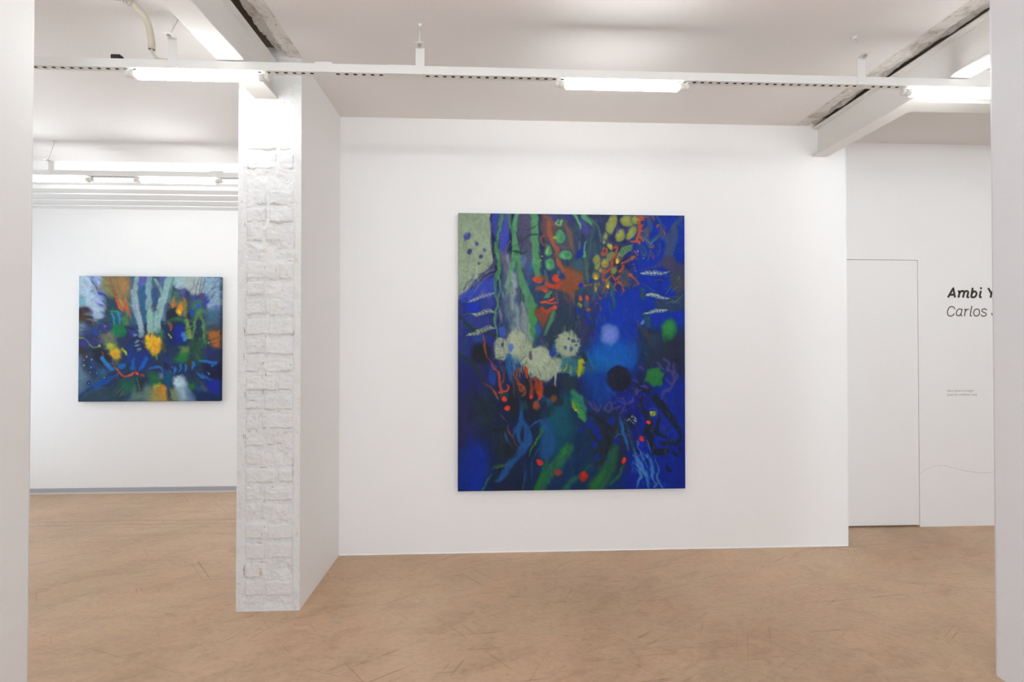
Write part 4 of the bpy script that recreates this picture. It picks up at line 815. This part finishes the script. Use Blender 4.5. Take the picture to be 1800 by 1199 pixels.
    P((64, 60, 92), [1168,448, 1184,448, 1198,462, 1206,466, 1206,510, 1190,520, 1178,500, 1178,478, 1160,462, 1150,470, 1158,460], 6, .9); S((62, 60, 120), [1128,474, 1145,468, 1160,464], (2, 4, 6), 3.4, .7); B((58, 64, 70), 1192, 494, 10, 16, 0, .8, .8)
    S((70, 90, 96), [1126,495, 1140,504, 1152,510, 1170,508, 1180,500], (1.6, 1.6, 2, 2, 1.2), 1.6, .6); S((80, 100, 96), [1152,493, 1162,492, 1168,496], (1.4, 2, 1), 1.4, .7)
    P((52, 62, 72), [1150,528, 1180,524, 1206,510, 1206,545, 1180,548, 1155,542], 6, .75); P((0, 36, 150), [1148,506, 1180,510, 1184,520, 1170,522, 1160,515], 4, .8)
    P((38, 74, 80), [1124,505, 1134,506, 1134,528, 1126,528], 4, .8); P((36, 56, 90), [1130,540, 1138,560, 1136,590, 1130,570], 4, .7); P((40, 80, 84), [1134,556, 1144,556, 1142,576, 1136,574], 4, .7)
    for pts in [[1170,516,1176,510,1180,502],[1180,514,1186,506,1192,502],[1182,534,1192,528,1200,518],[1172,534,1184,530,1196,532],[1192,492,1196,488,1194,484]]: S((104, 140, 120), pts, (.8, 1.6, .8), 1.1, .6)
    B((40, 60, 90), 1150, 600, 12, 12, 0, .9, .6); P((54, 58, 64), [1118,570, 1132,578, 1148,592, 1142,600, 1128,588], 5, .7)
    for i in range(46):
        x, y = p.rng.uniform(1120, 1200), p.rng.uniform(378, 450); r = p.rng.uniform(2, 5); t0 = p.rng.uniform(0, 6)
        S((74, 84, 112) if i % 3 else (130, 74, 74), [x+r*math.cos(t0+t)*1.0*(1+.2*t) for t in (0,)] + [y] + sum([[x+r*math.cos(t0+t), y+r*math.sin(t0+t)] for t in (1, 2, 3, 4)], []), (.8, 1.4, .8), 1, .45)
    for i in range(60):
        x, y = p.rng.uniform(1040, 1120), p.rng.uniform(440, 510); S((150, 80, 60) if i % 2 else (70, 80, 96), [x, y, x+p.rng.uniform(-7, 7), y+p.rng.uniform(-2, 9), x+p.rng.uniform(-9, 9), y+p.rng.uniform(4, 14)], (.8, 2, .8), 1.1, .5)
    for i in range(70):
        x, y = p.rng.uniform(1090, 1200), p.rng.uniform(690, 800); S((20, 28, 58) if i % 3 else (60, 56, 112), [x, y, x+p.rng.uniform(-8, 8), y+p.rng.uniform(2, 9), x+p.rng.uniform(-12, 12), y+p.rng.uniform(6, 18)], (1, 3.4, 1), 2, .45)
    # ---- pale rib shapes
    def rib(pts, col, hi):
        S((40, 50, 60), pts, (4, 9, 8, 5, 2), 3, .35)
        q = np.array(pts, float).reshape(-1, 2); n = len(q)
        S(hi, pts, (1, 2.2, 1.6, 1.4, .6), 1.1, .8)
        o = q.copy(); o[1:-1, 1] -= 3.2; S(col, o, (.6, 1.6, 1.4, .8), 1, .9)
        o = q.copy(); o[1:-1, 1] += 3; S(col, o, (.6, 1.5, 1.2, .6), 1, .85)
        for i in range(1, 9):
            t = i/9; x = np.interp(t, np.linspace(0, 1, n), q[:, 0]); y = np.interp(t, np.linspace(0, 1, n), q[:, 1]); e = 3.2*(1-abs(2*t-.9)**2*.8)
            S(hi, [x-2, y-e, x+1.5, y, x, y+e], (.8, 1.5, .8), .9, .9 if i % 2 else .6)
    rib([819,532, 834,528, 846,521, 858,518, 870,515], (112, 122, 136), (168, 180, 214)); rib([828,553, 838,555, 850,549, 862,548, 870,549], (132, 140, 118), (184, 192, 170)); rib([820,590, 834,587, 848,580, 860,576, 870,577], (138, 146, 116), (180, 188, 160))
    rib([1125,480, 1134,480, 1146,478, 1160,479, 1176,476], (120, 136, 120), (214, 222, 220)); rib([1135,519, 1144,517, 1154,520, 1164,523, 1178,524], (140, 150, 96), (216, 222, 200)); rib([1131,552, 1142,549, 1152,546, 1164,547, 1175,546], (130, 142, 100), (210, 216, 206))
    S((96, 100, 100), [812,532, 826,531], (1, 1.6), 1.2, .7); S((100, 100, 96), [812,553, 828,553], (1, 1.6), 1.2, .7); S((90, 100, 110), [1175,522, 1192,521], (1.2, .8), 1.2, .6)
    B((110, 146, 190), 1128, 567, 3, 5, 35, .7, .7); S((100, 96, 90), [1120,562, 1122,574], (1.6, 1), 1.2, .7)
    H((30, 60, 150), 1095, 490, 1125, 540, 14, 3, 16, 3, .4, 1)
    p.smear(900, 8, 1.6, .5, .18)
    # vertical drips and edge tone
    H((20, 46, 110), 810, 740, 1000, 850, 40, 0, 40, 1.6, .3, .6); H((16, 40, 120), 1110, 600, 1200, 700, 20, 0, 16, 2.4, .3, 2)
    return p.finish()

def paint_small():
    p = Paint(138, 485, 388, 706, NS, (34, 52, 84), 9, 2.2); S, B, P, H = p.S, p.B, p.P, p.hair
    P((130, 150, 140), [170,484, 195,484, 200,520, 190,530, 175,510], 6); P((138, 124, 82), [180,484, 232,484, 232,530, 222,560, 205,530, 190,520, 178,500], 6)
    P((160, 118, 74), [206,490, 226,490, 232,520, 228,530, 214,510], 6, .9); P((124, 130, 78), [180,500, 200,505, 205,530, 192,528], 6, .8); P((130, 130, 70), [222,520, 232,525, 232,560, 224,556], 4, .8)
    P((172, 196, 214), [136,484, 158,484, 172,508, 186,520, 192,532, 184,545, 186,556, 175,562, 168,564, 158,550, 152,542, 136,540], 3)
    P((150, 174, 216), [160,484, 178,484, 178,505, 172,510], 4); P((150, 166, 222), [166,510, 180,514, 192,530, 184,538, 172,534], 4, .9); B((120, 170, 186), 144, 528, 8, 12, 0, .7, .9); P((166, 186, 220), [172,542, 182,542, 184,556, 174,562], 4, .8)
    S((72, 80, 160), [154,484, 160,496, 168,506, 174,514, 182,518, 188,526, 192,532], (2.4, 3, 2.6, 4, 3, 4, 5), 1.4); B((96, 104, 184), 161.5, 512.5, 2.6, 2.4, 0, .5); B((130, 146, 196), 162.5, 525, 2, 2, 0, .7, .8); B((96, 108, 188), 176, 537, 3.6, 2.4, 0, .6); S((56, 66, 110), [180,529, 186,537], 1.6, 1.2)
    P((60, 46, 50), [136,541, 155,541, 160,550, 158,560, 166,568, 150,572, 138,562], 4); P((48, 44, 92), [150,542, 160,546, 160,556, 152,552], 3, .8); B((76, 54, 44), 147, 556, 8, 9, 30, .8, .8); S((150, 76, 44), [160,562, 165,568], (3, 4), 2)
    P((118, 146, 160), [136,566, 148,568, 154,580, 148,592, 136,588], 5); P((70, 110, 84), [136,560, 145,566, 140,570], 3, .6)
    P((40, 66, 84), [185,520, 202,524, 210,545, 205,570, 190,575, 180,560], 6, .9); P((34, 98, 76), [192,545, 212,545, 222,570, 195,580], 6, .9)
    P((40, 52, 112), [150,575, 180,565, 196,580, 190,610, 150,610, 138,600], 7, .85); P((60, 90, 70), [160,570, 182,560, 176,580], 5, .7)
    p.smear(500, 20, 5, .55, .12, 263, 600)
    # trunks
    P((74, 98, 122), [226,484, 312,484, 300,520, 292,560, 230,570, 228,520], 6); P((90, 96, 170), [243,484, 258,484, 256,500, 246,510], 4); P((96, 102, 176), [280,484, 290,484, 286,500, 281,498], 3, .9)
    P((46, 92, 134), [246,505, 256,500, 254,530, 258,560, 252,570, 246,540], 3); P((36, 90, 124), [232,550, 240,560, 240,578, 234,575], 3, .9); P((52, 84, 124), [262,500, 274,505, 278,535, 272,560, 268,540], 4)
    S((140, 168, 178), [240,484, 236,510, 238,545, 246,565, 248,590], (8, 11, 10, 9, 9), 2.4); S((166, 180, 194), [240,535, 244,555, 250,575], (3, 4, 3), 2, .8); S((126, 160, 170), [262,484, 260,510, 262,545, 264,580], (10, 10, 10, 14), 3); S((146, 186, 170), [258,540, 264,565, 262,592], (6, 10, 10), 3, .8)
    S((142, 178, 178), [298,482, 292,505, 284,530, 278,560, 276,580], (14, 13, 14, 14, 12), 2.6); S((96, 150, 140), [306,484, 300,510, 296,530], (3, 4, 3), 2.4, .8); S((140, 180, 160), [272,490, 280,505, 284,512], (4, 5, 3), 2.4, .8); S((120, 148, 190), [292,545, 288,562], (4, 5), 3, .7)
    S((150, 190, 170), [262,555, 266,548, 272,556, 268,566], (1.6, 1.6, 1.4), 1.2, .7); H((120, 190, 130), 256, 548, 276, 570, 22, 5, -5, 1.1, .7); S((90, 60, 60), [269,538, 273,543], 4, 2.4, .7)
    # upper right
    P((160, 188, 192), [306,484, 330,484, 332,500, 324,508, 312,510, 304,500], 3); P((166, 180, 176), [322,484, 362,484, 362,512, 340,520, 326,508], 4); P((138, 168, 188), [355,484, 388,484, 388,545, 366,550, 360,525], 5)
    P((60, 66, 130), [310,508, 324,506, 330,520, 360,514, 366,524, 360,540, 335,545, 312,530], 4, .9); B((84, 84, 150), 320, 512, 4, 5, 0, .6); B((90, 66, 84), 354, 517, 5, 4, 0, .8, .8); P((64, 66, 72), [326,522, 334,524, 332,548, 326,540], 4, .8)
    for pts in [[341,486,340,500,335,512,334,520],[349,486,348,498,343,512,340,522],[355,486,352,502,350,512],[386,500,374,508,366,515,360,518],[388,508,378,514,370,526,360,532],[360,490,358,502,354,512],[384,488,378,500,372,508]]: S((74, 82, 110), pts, (.8, 1.2, 2.2), 1.1, .85)
    S((52, 60, 168), [358,534, 364,531, 369,528], (4, 5, 2), 1.8); P((72, 112, 96), [303,510, 316,512, 318,540, 308,536, 300,530], 5, .9); P((64, 112, 84), [334,530, 352,526, 360,545, 350,560, 336,560], 5, .9)
    P((70, 100, 126), [356,545, 388,540, 388,575, 362,575], 6, .9); B((60, 120, 140), 374, 552, 8, 8, 0, .9, .7); B((92, 96, 160), 380, 541, 3, 5, 0, .8, .8); B((36, 86, 180), 348, 538, 4.4, 4, 0, .6); B((10, 76, 172), 337, 550, 4.4, 4, 0, .5); B((66, 90, 160), 344,528,4,3,0,.8,.8)
    B((186, 120, 52), 303, 534, 5, 9, 20, .6, .9); P((214, 138, 44), [310,536, 318,528, 322,540, 320,552, 314,556, 308,546], 3.4); B((240, 190, 40), 314, 549, 4.4, 5, -20, .6); P((140, 140, 60), [320,522, 326,525, 328,560, 322,555], 3, .85)
    P((34, 38, 56), [292,545, 305,542, 314,556, 312,562, 295,564, 292,555], 4); S((44, 106, 74), [288,568, 305,562, 320,562, 330,570], (4, 5, 7, 5), 3, .9); P((30, 50, 56), [300,562, 318,565, 312,580, 300,575], 4, .8)
    P((14, 40, 150), [300,590, 314,568, 322,572, 326,600, 304,604], 6); P((20, 34, 90), [290,580, 305,575, 312,600, 296,606], 6, .8); S((140, 76, 56), [296,568, 300,574, 299,580], (4, 6, 3), 2); B((70, 140, 200), 324, 590, 5.4, 8, -10, .6)
    S((120, 148, 72), [328,562, 331,575, 333,592], (5, 6, 7), 3); S((96, 136, 84), [350,545, 344,560, 340,580, 338,596], (6, 5, 5, 4), 2.6, .9); S((88, 132, 76), [350,552, 358,570, 360,600], (3, 6, 6), 3); P((26, 44, 60), [346,572, 354,580, 356,600, 340,606, 342,585], 4, .9)
    H((80, 130, 90), 340, 560, 362, 610, 20, 3, 18, 1.4, .5); P((70, 76, 78), [362,572, 385,568, 380,582, 362,584], 5, .8); P((172, 100, 46), [366,584, 388,580, 388,612, 378,612, 368,600], 4); S((96, 80, 50), [366,600, 388,593], 1.6, 1.4, .8); B((190, 180, 110), 366.5, 601.5, 1.6, 1.8, 0, .6)
    p.smear(450, 13, 3, .55, .12, 263, 600)
    # left centre
    S((150, 92, 60), [192,487, 196,505, 202,522], (2.4, 3.4, 4), 2); S((160, 96, 62), [203,490, 208,508, 214,525, 216,530], (2.4, 3.4, 3.4, 3), 2)
    P((226, 84, 52), [201,521, 209,528, 210,536, 215,545, 214,550, 207,542, 204,532], 1.8); P((228, 84, 50), [216,527, 221,532, 226,545, 229,554, 224,546, 218,542], 1.8); S((200, 90, 56), [226,545, 231,560], (2, 1), 1.4, .8); S((160, 170, 80), [208,526, 213,536], (2, 4), 2, .8)
    for pts in [[196,552,199,562,201,570],[206,550,210,560,211,570]]: S((46, 126, 200), pts, (3, 4, 3), 1.4)
    S((80, 160, 130), [196,548, 206,548], (4, 3), 3, .6); P((84, 140, 80), [214,556, 226,560, 228,570, 218,572], 4, .9); B((14, 114, 70), 209, 582, 13, 12, 10, .35); B((30, 56, 150), 178, 574, 6, 5, 0, .6); B((24, 60, 150), 191.5, 573, 3, 5, 0, .6); B((10, 66, 160), 169, 584, 5, 4.6, 0, .5); B((190, 84, 64), 185.5, 575, 2.4, 2.4, 0, .5); B((150, 74, 80), 177, 582, 1.8, 1.8, 0, .6)
    for x, y in [(166,594),(170,597),(172,593),(176,600)]: B((110, 50, 90), x, y, 1.5, 1.5, 0, .6)
    P((110, 116, 84), [176,586, 198,582, 204,600, 190,604, 176,596], 5, .85); B((124, 110, 110), 194, 590, 5, 4, 0, .8, .7); P((52, 60, 150), [226,578, 240,582, 242,600, 228,600], 4, .9); P((30, 44, 90), [218,590, 262,592, 262,640, 220,640], 9, .9)
    P((54, 50, 130), [138,596, 160,606, 150,612, 138,608], 4, .9); S((140, 150, 70), [138,592, 150,598, 156,606, 166,609, 176,608], (3, 1.6, 2, 2, 1.4), 1.4); B((160, 190, 60), 174.5, 606.5, 2.6, 2, 0, .6); P((50, 44, 40), [138,612, 155,614, 150,628, 138,622], 5, .9)
    P((22, 28, 40), [162,612, 180,612, 192,622, 196,632, 186,640, 168,634], 6, .95); S((170, 76, 54), [179,617, 182,624], (1.6, 2), 1.3); P((140, 164, 74), [184,602, 204,602, 206,614, 195,616, 186,610], 5); B((180, 190, 60), 193, 609, 7, 6, 0, .8, .7)
    P((216, 180, 36), [194,616, 206,610, 213,614, 212,628, 204,632, 196,628], 3.4, 1); B((222, 150, 40), 204, 623, 6, 5, 0, .8); S((170, 190, 50), [215,612, 220,618, 222,623], (4, 6, 3), 2); H((214, 170, 40), 196, 612, 212, 626, 26, 1, 8, 1.4, .7, 1); P((100, 120, 60), [200,632, 210,630, 208,640, 202,640], 4, .7)
    p.smear(400, 9, 2.4, .55, .1, 263, 600)
    # central bloom
    P((226, 190, 32), [254,592, 262,586, 272,588, 282,592, 286,606, 280,618, 272,624, 262,616, 256,606], 4); B((222, 150, 36), 273, 610, 9, 12, 20, .8, .95)
    for i in range(46):
        t = p.rng.uniform(0, 6.28); r0 = p.rng.uniform(4, 10); r1 = r0+p.rng.uniform(3, 8); f = p.rng.uniform(0, 1)
        S((226, 150+50*f, 40), [269+r0*math.cos(t), 604+r0*1.1*math.sin(t), 269+r1*math.cos(t), 604+r1*1.15*math.sin(t)], (2, .6), 1.1, .7)
    S((104, 150, 60), [272,622, 276,632], (4, 2), 2); S((90, 84, 60), [286,608, 290,616], (8, 6), 4, .7); S((60, 60, 120), [264,586, 265,592], 1.6, 1); S((90, 90, 140), [274,583, 276,592], 3, 1.6, .8); P((60, 132, 84), [276,578, 288,582, 286,592, 278,590], 4, .8); S((170, 190, 90), [296,588, 299,592], 3, 1.6)
    for x, y in [(240,600),(240,607),(244,613),(238,590),(247,590)]: B((130, 152, 156), x, y, 4.4, 1.9, -25, .6, .8)
    # lower blues
    P((4, 60, 160), [218,636, 230,604, 234,604, 230,640], 3, .6); B((4, 92, 176), 234, 640, 4, 11, 5, .5); S((10, 90, 176), [256,628, 252,640, 246,650], (7, 8, 4), 3); P((20, 50, 140), [236,620, 262,616, 266,640, 250,650, 238,640], 7, .8); S((10, 96, 180), [258,630, 250,645], (6, 6), 3)
    S((36, 116, 190), [180,629, 188,640, 196,648], (7, 6, 6), 2); B((14, 96, 176), 214, 644, 7, 6, 0, .5); P((36, 96, 140), [172,646, 184,648, 188,660, 180,664, 174,656], 4, .8); S((20, 64, 130), [160,632, 166,648, 176,662], (4, 4, 3), 3, .8)
    P((112, 142, 160), [136,630, 142,628, 146,650, 156,664, 150,690, 136,690], 8, .85); P((50, 84, 116), [145,670, 180,660, 175,690, 140,700], 8, .7); P((90, 60, 50), [148,622, 155,624, 150,632], 3, .5)
    S((6, 70, 150), [164,682, 176,674, 190,668, 205,658], (8, 8, 8, 4), 3); S((60, 96, 120), [160,686, 175,680, 190,682, 200,674], (1.4, 1.6, 1.4, 1), 1.6, .7); S((10, 44, 100), [138,700, 150,690, 164,680], (4, 4, 2), 3); P((36, 66, 74), [150,695, 200,680, 215,706, 150,706], 8, .8)
    B((16, 36, 110), 156, 673, 3.6, 3.6, 0, .5); B((150, 180, 210), 156, 673, 1, 1, 0, .6)
    for x, y in [(152,627),(147,632.5),(162,632),(149,643),(160,645),(158,655),(183,664.5),(171,655)]: B((190, 206, 200), x, y, 1.3, 1.3, 0, .7, .8)
    S((160, 84, 70), [197,632, 200,644, 206,650, 211,656], (1.4, 2, 4, 2), 1.4); S((220, 78, 50), [211,656, 218,661, 226,659, 233,657], (2, 3, 3, 5), 1.3); B((226, 74, 48), 241.5, 657, 3.6, 3, 0, .5); P((214, 70, 46), [247,656, 254,658, 254,664, 250,661], 1.6)
    P((22, 96, 70), [215,668, 240,664, 245,690, 225,690, 205,685], 8, .8); H((40, 100, 80), 190, 680, 240, 700, 30, -14, 10, 1.6, .5, 2); S((140, 100, 40), [216,688, 210,695], (3, 2), 2, .7); S((150, 80, 70), [214,682, 205,690], .9, 1, .8)
    H((30, 60, 120), 165, 690, 220, 704, 18, -12, 6, 2, .5); P((96, 126, 116), [238,680, 268,672, 270,706, 225,706], 7, .9); P((28, 44, 52), [238,665, 256,662, 252,685, 240,690], 5, .8); S((130, 150, 130), [240,665, 245,680, 248,692], (1, 1.4, .6), 1, .7)
    p.smear(300, 10, 2.6, .55, .12, 263, 600)
    # lower middle and right
    P((178, 134, 56), [270,676, 282,672, 292,678, 296,706, 266,706], 4); P((170, 184, 56), [270,674, 281,672, 281,678, 270,680], 2.6); B((204, 130, 40), 288, 680, 5, 6, 0, .8, .9); P((132, 140, 92), [262,684, 272,684, 282,706, 260,706], 6, .7); P((130, 144, 100), [298,682, 310,682, 324,706, 300,706], 5, .9); S((30, 56, 70), [297,684, 298,696, 304,704], (1.4, 1.4, 1), 1.2)
    P((30, 110, 60), [262,652, 280,660, 290,668, 270,676, 262,668], 6, .85); S((40, 100, 190), [262,647, 274,644, 284,650, 286,656], (3, 3, 3, 2), 1.6); P((110, 124, 160), [279,658, 288,656, 289,666, 282,666], 3, .8); P((6, 86, 126), [290,650, 302,655, 300,680, 292,676], 4, .8)
    P((30, 116, 56), [304,632, 318,620, 332,622, 330,636, 316,640], 5); P((110, 140, 60), [316,610, 334,608, 334,620, 320,622], 5, .9); H((40, 120, 60), 304, 618, 332, 636, 26, 6, 4, 1.6, .5); P((40, 84, 60), [334,600, 362,600, 358,640, 340,640], 8, .8); H((70, 120, 70), 336, 590, 362, 630, 22, 2, 14, 1.4, .5)
    B((80, 56, 40), 334, 638, 6, 5, 0, .8, .8); P((24, 26, 60), [355,640, 388,640, 388,668, 365,665], 5, .9); P((40, 46, 110), [360,610, 378,614, 376,630, 362,630], 6, .8); S((30, 104, 180), [350,634, 364,636, 380,637, 374,643], (2, 5, 5, 3), 2); S((30, 100, 170), [346,657, 360,664, 374,669], (3, 6, 3), 2.4)
    P((20, 40, 150), [362,668, 386,670, 386,694, 370,690], 5); B((120, 150, 160), 369.5, 657, 2, 2, 0, .6, .8); S((30, 50, 130), [290,630, 300,640, 310,650], (8, 8, 5), 5, .6)
    for x, y in [(316,648),(327,647),(340,642),(307,650)]: S((30, 116, 196), [x, y-5, x+1, y, x-1, y+6], (4, 5, 2), 1.8, .9)
    S((130, 140, 120), [292,642, 298,650, 302,656], (1, 1.6, 1), 1, .8); S((110, 90, 160), [302,642, 306,648], 2, 1.4, .7); P((26, 28, 44), [286,636, 298,642, 298,650, 288,646], 3, .8); H((40, 70, 150), 280, 625, 320, 655, 26, 6, 8, 1.6, .5)
    P((150, 178, 192), [304,668, 314,662, 326,664, 330,675, 345,706, 318,706, 312,690], 5); B((176, 202, 212), 315, 672, 9, 9, 0, .6); P((70, 96, 140), [328,680, 345,700, 345,706, 330,706], 5, .7); H((170, 196, 206), 306, 664, 326, 670, 26, 0, -8, 1.1, .6); P((110, 140, 150), [310,690, 318,690, 322,706, 314,706], 4, .6)
    B((36, 116, 60), 338, 680, 5, 6, 0, .6); P((30, 90, 70), [334,668, 350,670, 348,690, 336,688], 6, .5); P((84, 92, 128), [354,672, 366,686, 362,690, 352,682], 4, .7); S((6, 80, 150), [346,680, 354,690], (4, 5), 3, .8); P((16, 40, 84), [340,690, 388,694, 388,706, 345,706], 6, .8)
    p.smear(700, 7, 1.5, .5, .14, 263, 600)
    return p.finish()

# ------------------------------------------------------------------ the two paintings
def canvas(img, X0_, X1_, Z0_, Z1_, yf, yw, label, gain):
    h, w_ = img.shape[:2]; lin = np.where(img <= .04045, img/12.92, ((img+.055)/1.055)**2.4)*np.array(gain)
    nu, nv = w_, h; j, i = np.mgrid[0:nv, 0:nu]
    x = X0_+(X1_-X0_)*i/(nu-1); z = Z1_-(Z1_-Z0_)*j/(nv-1); lum = img.mean(2)
    y = np.full_like(x, yf)
    V = np.stack([x, y, z], -1).reshape(-1, 3); C_ = lin.reshape(-1, 3)
    n = np.arange(nu*nv).reshape(nv, nu); F = np.stack([n[:-1, :-1], n[1:, :-1], n[1:, 1:], n[:-1, 1:]], -1).reshape(-1, 4)
    # folded sides carry the colours of the edge on to the wall
    ring = np.concatenate([n[0, :], n[1:, -1], n[-1, -2::-1], n[-2:0:-1, 0]]); side = V[ring].copy(); side[:, 1] = yw
    k = len(ring); a = np.arange(k); bk = len(V)+a
    SF = np.stack([ring[a], ring[(a+1) % k], bk[(a+1) % k], bk[a]], -1)
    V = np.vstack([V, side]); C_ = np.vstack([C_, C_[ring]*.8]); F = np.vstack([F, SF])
    me = bpy.data.meshes.new('painting'); o_ = Vector(((X0_+X1_)/2, yw, Z0_)); V = V-np.array(o_)
    me.vertices.add(len(V)); me.vertices.foreach_set('co', V.astype(np.float32).ravel()); me.loops.add(F.size); me.loops.foreach_set('vertex_index', F.astype(np.int32).ravel())
    me.polygons.add(len(F)); me.polygons.foreach_set('loop_start', np.arange(0, F.size, 4, dtype=np.int32)); me.update(calc_edges=True)
    at_ = me.attributes.new('paint', 'FLOAT_COLOR', 'POINT'); at_.data.foreach_set('color', np.hstack([C_, np.ones((len(C_), 1))]).astype(np.float32).ravel())
    me.materials.append(oil('oil_paint')); o = bpy.data.objects.new('painting', me); COL.objects.link(o); o.location = o_
    return tag(o, label, 'painting')
canvas(paint_large(), -.233, 1.350, .436, 2.347, 3.27, 3.3045, 'large tall blue abstract painting hanging alone on the long white wall', (.92, .97, .93))
canvas(paint_small(), -3.96, -2.638, .886, 2.092, 4.722, 4.7645, 'smaller wide abstract painting with yellow blooms in the left-hand room', (.9, .91, .93))
